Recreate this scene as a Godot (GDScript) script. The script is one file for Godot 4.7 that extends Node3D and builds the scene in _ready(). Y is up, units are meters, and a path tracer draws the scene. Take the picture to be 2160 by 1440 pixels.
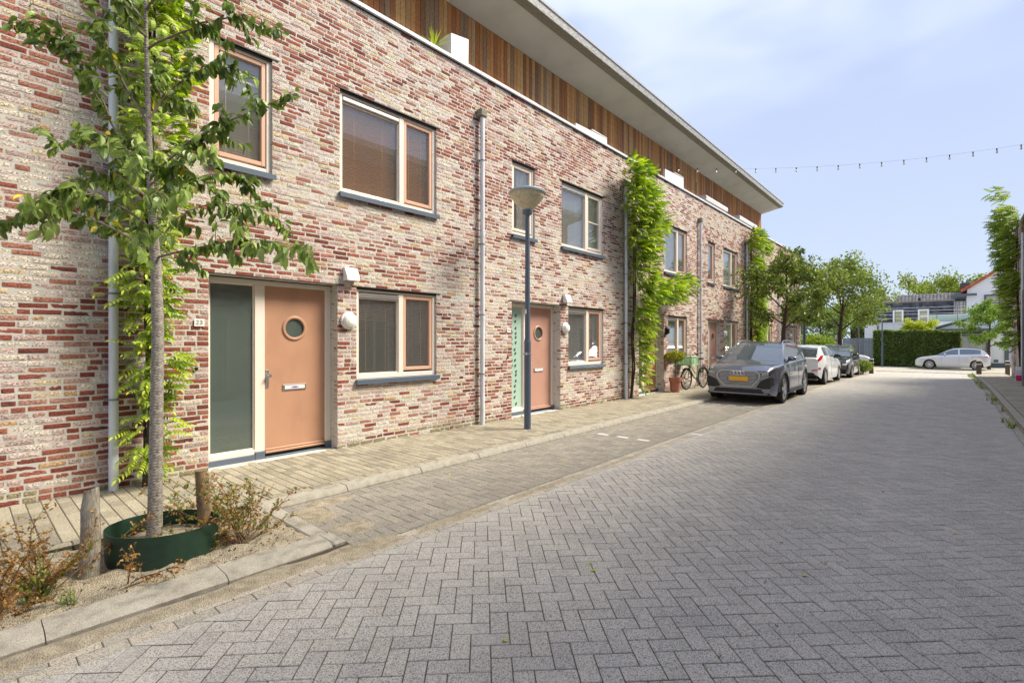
extends Node3D
# A Dutch street: a row of brick houses on the left, a paved road, parked cars, more houses at the crossing.
# World: x = metres from the brick facade towards the street, y up, z = -(metres along the street).

var rng := RandomNumberGenerator.new()
var taken := {}
var M := {}
var brick_tones: Array[Color] = []
var brick_mats: Array[StandardMaterial3D] = []
var stretchers: Array[ArrayMesh] = []
var headers: Array[ArrayMesh] = []
var region_noise := FastNoiseLite.new()

class MB:
	var v := PackedVector3Array()
	var n := PackedVector3Array()
	var c := PackedColorArray()
	var ix := PackedInt32Array()
	var color := Color(1, 1, 1)
	var coloured := false

	func tri(a: Vector3, b: Vector3, d: Vector3) -> void:
		var nn := (b - a).cross(d - a).normalized()
		var k := v.size()
		v.append(a)
		v.append(b)
		v.append(d)
		for i in 3:
			n.append(nn)
			c.append(color)
		ix.append(k)
		ix.append(k + 2)
		ix.append(k + 1)

	func quad(a: Vector3, b: Vector3, d: Vector3, e: Vector3) -> void:
		var nn := (b - a).cross(e - a)
		if nn.length_squared() < 1e-16:
			nn = (d - b).cross(e - b)
		nn = nn.normalized()
		var k := v.size()
		v.append(a)
		v.append(b)
		v.append(d)
		v.append(e)
		for i in 4:
			n.append(nn)
			c.append(color)
		for i in [0, 2, 1, 0, 3, 2]:
			ix.append(k + i)

	func box(lo: Vector3, hi: Vector3, xf := Transform3D.IDENTITY) -> void:
		var p: Array[Vector3] = []
		for i in 8:
			p.append(xf * Vector3(hi.x if i & 1 else lo.x, hi.y if i & 2 else lo.y, hi.z if i & 4 else lo.z))
		quad(p[4], p[5], p[7], p[6])
		quad(p[1], p[0], p[2], p[3])
		quad(p[5], p[1], p[3], p[7])
		quad(p[0], p[4], p[6], p[2])
		quad(p[6], p[7], p[3], p[2])
		quad(p[0], p[1], p[5], p[4])

	# a box whose edges are chamfered by b
	func cbox(lo: Vector3, hi: Vector3, b: float, xf := Transform3D.IDENTITY) -> void:
		var mid := (lo + hi) / 2
		var h := (hi - lo) / 2
		b = minf(b, minf(h.x, minf(h.y, h.z)) * 0.9)
		var g := func(sx: int, sy: int, sz: int, ax: int) -> Vector3:
			var q := Vector3(sx * (h.x - (0.0 if ax == 0 else b)), sy * (h.y - (0.0 if ax == 1 else b)), sz * (h.z - (0.0 if ax == 2 else b)))
			return xf * (mid + q)
		for s in [-1, 1]:
			var f: Array = [
				[g.call(s, -1, -1, 0), g.call(s, 1, -1, 0), g.call(s, 1, 1, 0), g.call(s, -1, 1, 0)],
				[g.call(-1, s, -1, 1), g.call(-1, s, 1, 1), g.call(1, s, 1, 1), g.call(1, s, -1, 1)],
				[g.call(-1, -1, s, 2), g.call(1, -1, s, 2), g.call(1, 1, s, 2), g.call(-1, 1, s, 2)]]
			for q in f:
				if s > 0:
					quad(q[0], q[1], q[2], q[3])
				else:
					quad(q[0], q[3], q[2], q[1])
		for s in [-1, 1]:
			for t in [-1, 1]:
				var e: Array = [
					[g.call(s, t, -1, 0), g.call(s, t, -1, 1), g.call(s, t, 1, 1), g.call(s, t, 1, 0)],
					[g.call(s, -1, t, 2), g.call(s, -1, t, 0), g.call(s, 1, t, 0), g.call(s, 1, t, 2)],
					[g.call(-1, s, t, 1), g.call(-1, s, t, 2), g.call(1, s, t, 2), g.call(1, s, t, 1)]]
				for q in e:
					if s * t > 0:
						quad(q[0], q[1], q[2], q[3])
					else:
						quad(q[0], q[3], q[2], q[1])
				for w in [-1, 1]:
					var a: Vector3 = g.call(s, t, w, 0)
					var d: Vector3 = g.call(s, t, w, 1)
					var m: Vector3 = g.call(s, t, w, 2)
					if s * t * w > 0:
						tri(a, d, m)
					else:
						tri(a, m, d)

	# smooth sheet through rows of points; flip turns its outside round
	func grid(rows: Array, flip := false, closed := false) -> void:
		var nr := rows.size()
		var nc: int = rows[0].size()
		var k := v.size()
		for i in nr:
			for j in nc:
				var i0: int = maxi(i - 1, 0)
				var i1: int = mini(i + 1, nr - 1)
				var j0: int = j - 1
				var j1: int = j + 1
				if closed:
					j0 = (j0 + nc - 1) % (nc - 1) if j0 < 0 else j0
					j1 = 1 if j1 >= nc else j1
				else:
					j0 = maxi(j0, 0)
					j1 = mini(j1, nc - 1)
				var nn: Vector3 = (rows[i1][j] - rows[i0][j]).cross(rows[i][j1] - rows[i][j0])
				if nn.length_squared() < 1e-18:
					nn = Vector3.UP
				nn = nn.normalized()
				v.append(rows[i][j])
				n.append(-nn if flip else nn)
				c.append(color)
		for i in nr - 1:
			for j in nc - 1:
				var a := k + i * nc + j
				var q := [a, a + nc, a + nc + 1, a + 1]
				if flip:
					q = [a, a + 1, a + nc + 1, a + nc]
				for m in [0, 2, 1, 0, 3, 2]:
					ix.append(q[m])

	func tube(pts: Array, radii: Array, sides := 8, caps := true) -> void:
		var rows := []
		var up := Vector3(0.13, 0.31, 0.94)
		for i in pts.size():
			var d: Vector3 = (pts[mini(i + 1, pts.size() - 1)] - pts[maxi(i - 1, 0)]).normalized()
			var x := up.cross(d)
			if x.length() < 0.01:
				x = Vector3.RIGHT.cross(d)
			x = x.normalized()
			var y := d.cross(x)
			up = y if i == 0 else up
			var ring := PackedVector3Array()
			var r: float = radii[mini(i, radii.size() - 1)]
			for j in sides + 1:
				var a := TAU * j / sides
				ring.append(pts[i] + (x * cos(a) + y * sin(a)) * r)
			rows.append(ring)
		grid(rows, true, true)
		if caps:
			for e in [0, pts.size() - 1]:
				for j in sides:
					var p0: Vector3 = rows[e][j]
					var p1: Vector3 = rows[e][j + 1]
					if e == 0:
						tri(pts[e], p1, p0)
					else:
						tri(pts[e], p0, p1)

	# profile of (radius, height) turned round the y axis; outside is to the right going up
	func lathe(profile: Array, sides: int, xf := Transform3D.IDENTITY) -> void:
		for i in profile.size() - 1:
			var a: Vector2 = profile[i]
			var b: Vector2 = profile[i + 1]
			var e := b - a
			var nn := Vector2(e.y, -e.x).normalized()
			var k := v.size()
			for j in sides + 1:
				var u := TAU * j / sides
				var o := Vector3(cos(u), 0, sin(u))
				v.append(xf * (o * a.x + Vector3(0, a.y, 0)))
				v.append(xf * (o * b.x + Vector3(0, b.y, 0)))
				var w: Vector3 = (xf.basis * (o * nn.x + Vector3(0, nn.y, 0))).normalized()
				for m in 2:
					n.append(w)
					c.append(color)
			for j in sides:
				var p := k + j * 2
				for m in [p, p + 2, p + 1, p + 1, p + 2, p + 3]:
					ix.append(m)

	# polygon in xy (counter-clockwise) extruded from z0 to z1
	func prism(poly: PackedVector2Array, z0: float, z1: float, xf := Transform3D.IDENTITY) -> void:
		if Geometry2D.is_polygon_clockwise(poly):
			poly = poly.duplicate()
			poly.reverse()
		var ids := Geometry2D.triangulate_polygon(poly)
		for i in range(0, ids.size(), 3):
			var a := poly[ids[i]]
			var b := poly[ids[i + 1]]
			var d := poly[ids[i + 2]]
			if (b - a).cross(d - a) < 0:
				var s := b
				b = d
				d = s
			tri(xf * Vector3(a.x, a.y, z1), xf * Vector3(b.x, b.y, z1), xf * Vector3(d.x, d.y, z1))
			tri(xf * Vector3(a.x, a.y, z0), xf * Vector3(d.x, d.y, z0), xf * Vector3(b.x, b.y, z0))
		for i in poly.size():
			var a := poly[i]
			var b := poly[(i + 1) % poly.size()]
			quad(xf * Vector3(a.x, a.y, z0), xf * Vector3(b.x, b.y, z0), xf * Vector3(b.x, b.y, z1), xf * Vector3(a.x, a.y, z1))

	func add(arr: Array, xf: Transform3D, col: Color) -> void:
		var k := v.size()
		var av: PackedVector3Array = arr[Mesh.ARRAY_VERTEX]
		var an: PackedVector3Array = arr[Mesh.ARRAY_NORMAL]
		var ai: PackedInt32Array = arr[Mesh.ARRAY_INDEX]
		v.append_array(xf * av)
		var bs := Transform3D(xf.basis.orthonormalized(), Vector3.ZERO)
		n.append_array(bs * an)
		var cc := PackedColorArray()
		cc.resize(av.size())
		cc.fill(col)
		c.append_array(cc)
		for i in ai:
			ix.append(k + i)

	func mesh() -> ArrayMesh:
		var a := []
		a.resize(Mesh.ARRAY_MAX)
		a[Mesh.ARRAY_VERTEX] = v
		a[Mesh.ARRAY_NORMAL] = n
		if coloured:
			a[Mesh.ARRAY_COLOR] = c
		a[Mesh.ARRAY_INDEX] = ix
		var m := ArrayMesh.new()
		m.add_surface_from_arrays(Mesh.PRIMITIVE_TRIANGLES, a)
		return m

func P(x: float, y: float, s: float) -> Vector3:
	return Vector3(x, y, -s)

func rr(a: float, b: float) -> float:
	return rng.randf_range(a, b)

func rgb(r: float, g: float, b: float) -> Color:
	return Color(r / 255.0, g / 255.0, b / 255.0)

func lin(r: float, g: float, b: float) -> Color:
	return rgb(r, g, b).srgb_to_linear()

func numbered(called: String) -> String:
	taken[called] = taken.get(called, -1) + 1
	return called if taken[called] == 0 else "%s_%03d" % [called, taken[called]]

func tag(o: Node3D, label: String, category: String, group := "", kind := "") -> void:
	if label:
		o.set_meta("label", label)
	if category:
		o.set_meta("category", category)
	if group:
		o.set_meta("group", group)
	if kind:
		o.set_meta("kind", kind)

func thing(called: String, label: String, category: String, at := Vector3.ZERO, turn := 0.0, group := "") -> Node3D:
	var o := Node3D.new()
	o.name = numbered(called)
	add_child(o)
	o.position = at
	o.rotation.y = turn
	tag(o, label, category, group)
	return o

func part(parent: Node3D, called: String, b: MB, mat: Material) -> MeshInstance3D:
	var o := MeshInstance3D.new()
	o.name = called if parent != self else numbered(called)
	o.mesh = b.mesh()
	o.material_override = mat
	parent.add_child(o, true)
	return o

func piece(parent: Node3D, called: String, m: Mesh, mat: Material, xf: Transform3D) -> MeshInstance3D:
	var o := MeshInstance3D.new()
	o.name = called
	o.mesh = m
	o.material_override = mat
	o.transform = xf
	parent.add_child(o, true)
	return o

func setting(called: String, b: MB, mat: Material) -> MeshInstance3D:
	var o := part(self, called, b, mat)
	o.set_meta("kind", "structure")
	return o

func scatter(parent: Node3D, called: String, m: Mesh, mat: Material, xfs: Array, cols: Array) -> MultiMeshInstance3D:
	var mm := MultiMesh.new()
	mm.transform_format = MultiMesh.TRANSFORM_3D
	mm.use_colors = true
	mm.mesh = m
	mm.instance_count = xfs.size()
	for i in xfs.size():
		mm.set_instance_transform(i, xfs[i])
		mm.set_instance_color(i, cols[i])
	var o := MultiMeshInstance3D.new()
	o.name = called if parent != self else numbered(called)
	o.multimesh = mm
	o.material_override = mat
	o.set_meta("kind", "stuff")
	parent.add_child(o, true)
	return o

# ---------------------------------------------------------------- materials
func noise_tex(kind: int, freq: float, oct: int, seed_: int, ramp: Array, size := 512, fractal := 1) -> NoiseTexture2D:
	var f := FastNoiseLite.new()
	f.noise_type = kind
	f.frequency = freq
	f.seed = seed_
	f.fractal_type = fractal
	f.fractal_octaves = oct
	var t := NoiseTexture2D.new()
	t.width = size
	t.height = size
	t.seamless = true
	t.seamless_blend_skirt = 0.15
	t.noise = f
	if ramp:
		var g := Gradient.new()
		var offs := PackedFloat32Array()
		var cols := PackedColorArray()
		for r in ramp:
			offs.append(r[0])
			cols.append(r[1] if r[1] is Color else Color(r[1], r[1], r[1]))
		g.offsets = offs
		g.colors = cols
		t.color_ramp = g
	return t

func mat(col: Color, rough := 0.7, metal := 0.0) -> StandardMaterial3D:
	var m := StandardMaterial3D.new()
	m.albedo_color = col
	m.roughness = rough
	m.metallic = metal
	return m

func triplanar(m: StandardMaterial3D, tex: Texture2D, scale: Vector3, bump: Texture2D = null, cm := 0.0) -> StandardMaterial3D:
	m.uv1_triplanar = true
	m.uv1_world_triplanar = true
	m.uv1_scale = scale
	m.uv1_triplanar_sharpness = 4.0
	m.albedo_texture = tex
	if bump:
		m.heightmap_enabled = true
		m.heightmap_texture = bump
		m.heightmap_scale = cm
	return m

func over(m: StandardMaterial3D, tex: Texture2D, scale: Vector3) -> StandardMaterial3D:
	m.detail_enabled = true
	m.detail_blend_mode = BaseMaterial3D.BLEND_MODE_MUL
	m.detail_albedo = tex
	m.detail_uv_layer = BaseMaterial3D.DETAIL_UV_2
	m.uv2_triplanar = true
	m.uv2_world_triplanar = true
	m.uv2_scale = scale
	return m

func coloured(m: StandardMaterial3D) -> StandardMaterial3D:
	m.vertex_color_use_as_albedo = true
	return m

func leafy(backlight: Color, rough := 0.45) -> StandardMaterial3D:
	var m := mat(Color.WHITE, rough)
	m.vertex_color_use_as_albedo = true
	m.backlight_enabled = true
	m.backlight = backlight
	m.metallic_specular = 0.4
	m.cull_mode = BaseMaterial3D.CULL_DISABLED
	return m

func make_materials() -> void:
	var S := FastNoiseLite.TYPE_SIMPLEX_SMOOTH
	var faint := noise_tex(S, 0.012, 4, 22, [[0.0, 0.93], [0.5, 0.98], [1.0, 1.0]], 256)
	var crease := noise_tex(S, 0.022, 4, 3, [[0.0, 1.0], [0.55, 1.0], [0.66, 0.93], [0.75, 0.6], [0.86, 0.3], [1.0, 0.2]], 1024, FastNoiseLite.FRACTAL_RIDGED)
	var crease_h := noise_tex(S, 0.022, 4, 3, [[0.0, 0.8], [0.6, 0.75], [0.85, 0.25], [1.0, 0.0]], 1024, FastNoiseLite.FRACTAL_RIDGED)
	var patch := noise_tex(S, 0.03, 5, 11, [[0.0, Color(0.7, 0.62, 0.58)], [0.4, Color(0.9, 0.87, 0.85)], [0.55, Color(1, 1, 1)], [1.0, Color(1, 1, 1)]], 512)
	var fine := noise_tex(S, 0.12, 3, 5, [[0.0, 0.7], [0.5, 0.92], [1.0, 1.0]], 512)
	var fine_h := noise_tex(S, 0.12, 3, 5, [], 512)
	var speck := noise_tex(FastNoiseLite.TYPE_VALUE, 0.35, 2, 8, [[0.0, 0.36], [0.3, 0.68], [0.48, 0.92], [0.62, 1.0], [1.0, 1.0]], 1024)
	var speck_h := noise_tex(FastNoiseLite.TYPE_VALUE, 0.35, 2, 8, [], 1024)
	var blotch := noise_tex(S, 0.012, 5, 21, [[0.0, Color(0.74, 0.73, 0.72)], [0.5, Color(0.93, 0.93, 0.92)], [1.0, Color(1, 1, 1)]], 512)
	var streak := noise_tex(S, 0.03, 5, 31, [[0.0, 0.45], [0.4, 0.78], [0.6, 0.92], [1.0, 1.0]], 512)
	M.crease = crease
	M.fine = fine
	M.fine_h = fine_h
	M.speck = speck
	M.blotch = blotch
	# bricks: one material for each tone, and one that takes its tone from the mesh
	var tones := [[162, 92, 74], [145, 75, 62], [174, 104, 86], [130, 70, 60], [184, 126, 106], [208, 174, 164], [220, 196, 189], [228, 209, 203], [234, 222, 212], [238, 229, 214], [230, 214, 180], [210, 176, 134], [202, 180, 174], [192, 148, 134], [168, 158, 122]]
	for t in tones:
		var c := rgb(t[0], t[1], t[2])
		brick_tones.append(c.srgb_to_linear())
		brick_mats.append(over(triplanar(mat(c, 0.9), crease, Vector3(0.95, 3.0, 0.95), crease_h, 0.5), patch, Vector3(2.5, 5, 2.5)))
	M.brick = coloured(over(triplanar(mat(Color.WHITE, 0.9), crease, Vector3(0.95, 3.0, 0.95), crease_h, 0.5), patch, Vector3(2.5, 5, 2.5)))
	M.mortar = over(triplanar(mat(rgb(226, 223, 215), 0.95), fine, Vector3(6, 6, 6), fine_h, 0.3), faint, Vector3(0.8, 0.8, 0.8))
	M.paver = coloured(over(triplanar(mat(Color.WHITE, 0.85), speck, Vector3(0.75, 0.75, 0.75), speck_h, 0.12), faint, Vector3(0.5, 0.5, 0.5)))
	M.sand = over(triplanar(mat(rgb(206, 193, 168), 0.97), speck, Vector3(1.3, 1.3, 1.3), fine_h, 1.2), blotch, Vector3(1.1, 1.1, 1.1))
	M.joint = over(triplanar(mat(rgb(98, 90, 74), 0.97), speck, Vector3(3, 3, 3), fine_h, 0.2), blotch, Vector3(0.4, 0.4, 0.4))
	M.concrete = over(triplanar(mat(rgb(198, 192, 178), 0.9), speck, Vector3(1.2, 2.4, 2.4), speck_h, 0.1), blotch, Vector3(0.9, 0.9, 0.9))
	M.frame = mat(rgb(228, 218, 206), 0.4)
	M.sash = mat(rgb(208, 166, 142), 0.45)
	M.door = over(triplanar(mat(rgb(192, 147, 119), 0.42), noise_tex(S, 0.2, 2, 77, [[0, 0.93], [1, 1.0]], 256), Vector3(2, 2, 2), fine_h, 0.04), faint, Vector3(0.7, 0.35, 0.7))
	M.door_pink = over(triplanar(mat(rgb(194, 150, 133), 0.42), noise_tex(S, 0.2, 2, 78, [[0, 0.93], [1, 1.0]], 256), Vector3(2, 2, 2), fine_h, 0.04), faint, Vector3(0.7, 0.35, 0.7))
	M.sill = mat(rgb(98, 110, 126), 0.35, 0.3)
	M.black = mat(rgb(34, 33, 33), 0.6)
	M.rubber = mat(rgb(28, 28, 29), 0.8)
	M.zinc = over(triplanar(mat(rgb(218, 224, 232), 0.45), faint, Vector3(3, 0.5, 3)), faint, Vector3(1.2, 0.5, 1.2))
	M.zinc_dark = mat(rgb(126, 130, 132), 0.5, 0.2)
	M.metal = mat(rgb(196, 196, 196), 0.3, 0.9)
	M.chrome = mat(rgb(224, 224, 226), 0.12, 1.0)
	M.white = mat(rgb(226, 226, 224), 0.5)
	M.lamp_glass = mat(rgb(232, 234, 232), 0.25)
	M.room = mat(rgb(198, 192, 182), 0.9)
	M.curtain = triplanar(mat(rgb(222, 220, 214), 0.9), streak, Vector3(5, 0.3, 5))
	M.blind_brown = mat(rgb(196, 138, 66), 0.5)
	M.blind_dark = mat(rgb(176, 136, 78), 0.5)
	M.blind_white = mat(rgb(196, 196, 190), 0.5)
	M.soffit = over(triplanar(mat(rgb(214, 216, 207), 0.8), fine, Vector3(2.5, 2.5, 2.5)), faint, Vector3(0.4, 0.4, 0.4))
	M.fascia = over(triplanar(mat(rgb(208, 210, 210), 0.5), streak, Vector3(0.6, 4, 0.6)), blotch, Vector3(0.6, 2, 0.6))
	M.mould = over(triplanar(mat(rgb(170, 167, 150), 0.9), streak, Vector3(3, 3, 3)), blotch, Vector3(3, 3, 3))
	M.wood = []
	for t in [[226, 164, 96], [212, 146, 82], [190, 124, 70], [234, 184, 116], [164, 116, 76], [216, 164, 104], [198, 126, 68], [218, 180, 128], [176, 144, 110]]:
		M.wood.append(over(triplanar(mat(rgb(t[0], t[1], t[2]), 0.75), streak, Vector3(9, 0.7, 9), fine_h, 0.1), faint, Vector3(3, 0.8, 3)))
	M.bark = over(triplanar(mat(rgb(202, 194, 184), 0.9), noise_tex(S, 0.03, 4, 41, [[0, 0.3], [0.36, 0.5], [0.5, 0.85], [0.7, 1.0], [1, 1.0]], 512), Vector3(1.6, 9, 1.6), fine_h, 0.25), blotch, Vector3(3, 3, 3))
	M.bark_dark = triplanar(mat(rgb(98, 84, 70), 0.95), streak, Vector3(8, 2, 8), fine_h, 0.8)
	M.twig = mat(rgb(110, 86, 62), 0.9)
	M.twig_grey = mat(rgb(128, 112, 100), 0.9)
	M.palm = leafy(Color(0.3, 0.4, 0.1))
	M.palm.vertex_color_use_as_albedo = false
	M.palm.albedo_color = rgb(178, 190, 48)
	M.post_brown = over(triplanar(mat(rgb(206, 176, 138), 0.9), streak, Vector3(14, 0.9, 14), fine_h, 0.6), blotch, Vector3(2, 2, 2))
	M.grey_cable = mat(rgb(150, 152, 156), 0.6)
	M.bulb = mat(rgb(226, 222, 210), 0.1)
	M.lamp_lid = mat(rgb(150, 162, 172), 0.4, 0.3)
	M.post_grey = over(triplanar(mat(rgb(124, 108, 92), 0.9), streak, Vector3(10, 1, 10), fine_h, 0.4), blotch, Vector3(2, 2, 2))
	M.car_glass = mat(rgb(120, 130, 138), 0.03, 0.6)
	M.car_glass.metallic_specular = 0.8
	M.red_glass = mat(rgb(178, 26, 34), 0.15)
	M.clear_glass = mat(rgb(206, 210, 212), 0.08, 0.4)
	M.dry = mat(rgb(166, 112, 62), 0.9)
	M.post = over(triplanar(mat(rgb(222, 212, 196), 0.9), streak, Vector3(14, 0.9, 14), fine_h, 0.5), blotch, Vector3(2, 2, 2))
	M.ring = over(triplanar(mat(rgb(38, 74, 58), 0.5), fine, Vector3(2, 2, 2)), blotch, Vector3(1.5, 1.5, 1.5))
	M.leaf = leafy(Color(0.78, 0.85, 0.5))
	M.leaf_gloss = leafy(Color(0.62, 0.7, 0.4), 0.34)
	M.lamp_post = mat(rgb(88, 100, 118), 0.4, 0.3)
	M.lamp_bowl = over(mat(rgb(206, 200, 172), 0.35), blotch, Vector3(2, 2, 2))
	M.paint_line = triplanar(mat(rgb(232, 232, 228), 0.8), speck, Vector3(3, 3, 3))
	M.terracotta = over(triplanar(mat(rgb(206, 134, 112), 0.8), fine, Vector3(3, 3, 3)), blotch, Vector3(2, 2, 2))
	M.pane = mat(Color(0.9, 0.95, 0.95, 0.02), 0.0)
	M.pane.transparency = BaseMaterial3D.TRANSPARENCY_ALPHA
	M.pane.metallic_specular = 0.5
	M.film = mat(rgb(96, 108, 103), 0.03, 0.35)
	M.film.metallic_specular = 1.0
	M.film_mint = over(mat(rgb(176, 208, 196), 0.15), patch, Vector3(4, 4, 4))
	M.film_mint.metallic_specular = 0.6
	M.film_leaf = mat(rgb(70, 92, 84), 0.2)
	M.white_brick = triplanar(mat(rgb(240, 241, 243), 0.85), faint, Vector3(0.6, 8, 0.6), fine_h, 0.6)
	M.grey_trim = mat(rgb(92, 100, 104), 0.6)
	M.roof_tile = coloured(triplanar(mat(Color.WHITE, 0.55), streak, Vector3(2, 2, 2)))
	M.red_tile = coloured(mat(Color.WHITE, 0.7))
	M.dark_brick = over(triplanar(mat(rgb(104, 90, 82), 0.95), fine, Vector3(3, 12, 3), fine_h, 0.6), blotch, Vector3(2, 5, 2))
	M.fence = triplanar(mat(rgb(142, 152, 160), 0.6), streak, Vector3(6, 0.4, 6))

# ---------------------------------------------------------------- brickwork
func brick_mesh(L: float, seed_: int, rough: bool) -> ArrayMesh:
	var r := RandomNumberGenerator.new()
	r.seed = seed_
	var b := MB.new()
	var H := 0.0458
	var D := 0.1
	if not rough:
		b.box(Vector3(-D, -H / 2, -L / 2), Vector3(0, H / 2, L / 2))
		return b.mesh()
	var nx := 6
	var ny := 3
	var rows := []
	for j in ny + 1:
		var row := PackedVector3Array()
		for i in nx + 1:
			var u := float(i) / nx - 0.5
			var w := float(j) / ny - 0.5
			var edge := i == 0 or i == nx or j == 0 or j == ny
			var p := Vector3(r.randf_range(-0.0035, 0.0025), w * H, u * L)
			if edge:
				p.x = r.randf_range(-0.005, -0.002)
				p.y += r.randf_range(-0.0018, 0.0008) * signf(w)
				p.z += r.randf_range(-0.003, 0.001) * signf(u)
			row.append(p)
		rows.append(row)
	b.grid(rows)
	# the four sides run back from the uneven front
	for j in ny:
		for e in [0, nx]:
			var a: Vector3 = rows[j][e]
			var d: Vector3 = rows[j + 1][e]
			var ab := Vector3(-D, a.y, a.z)
			var db := Vector3(-D, d.y, d.z)
			if e == 0:
				b.quad(ab, db, d, a)
			else:
				b.quad(a, d, db, ab)
	for i in nx:
		for e in [0, ny]:
			var a: Vector3 = rows[e][i]
			var d: Vector3 = rows[e][i + 1]
			var ab := Vector3(-D, a.y, a.z)
			var db := Vector3(-D, d.y, d.z)
			if e == 0:
				b.quad(a, d, db, ab)
			else:
				b.quad(ab, db, d, a)
	return b.mesh()

func pick_tone(s: float, h: float) -> int:
	var q := region_noise.get_noise_2d(s * 14.0, h * 30.0) * 0.9 + region_noise.get_noise_2d(s * 60.0 + 500.0, h * 90.0) * 0.5
	var p_red := clampf(0.39 - q * 0.75 - h * 0.018, 0.08, 0.75)
	var x := rng.randf()
	if h < 0.14 and x > 0.35 + h * 2.0:
		return 14
	if x < p_red:
		return [0, 0, 1, 1, 2, 2, 3, 4, 4, 13][rng.randi() % 10]
	if x < p_red + 0.12:
		return [11, 4, 12, 13][rng.randi() % 4]
	if q > 0.15:
		return [7, 8, 8, 9, 9, 10, 6][rng.randi() % 7]
	return [5, 6, 6, 7, 7, 8, 8, 12, 9, 10][rng.randi() % 10]

# how far off and whether it is in the picture: ranks the bricks that show largest
func seen_depth(p: Vector3) -> float:
	var d := p - Vector3(6.63, 1.558, 0)
	var z := -d.x * 0.66378 - d.z * 0.74792
	var x := d.x * 0.74792 - d.z * 0.66378
	if z < 0.5 or absf(x / z) > 1.05 or absf(d.y / z) > 0.70:
		return 1e6
	return z

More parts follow.
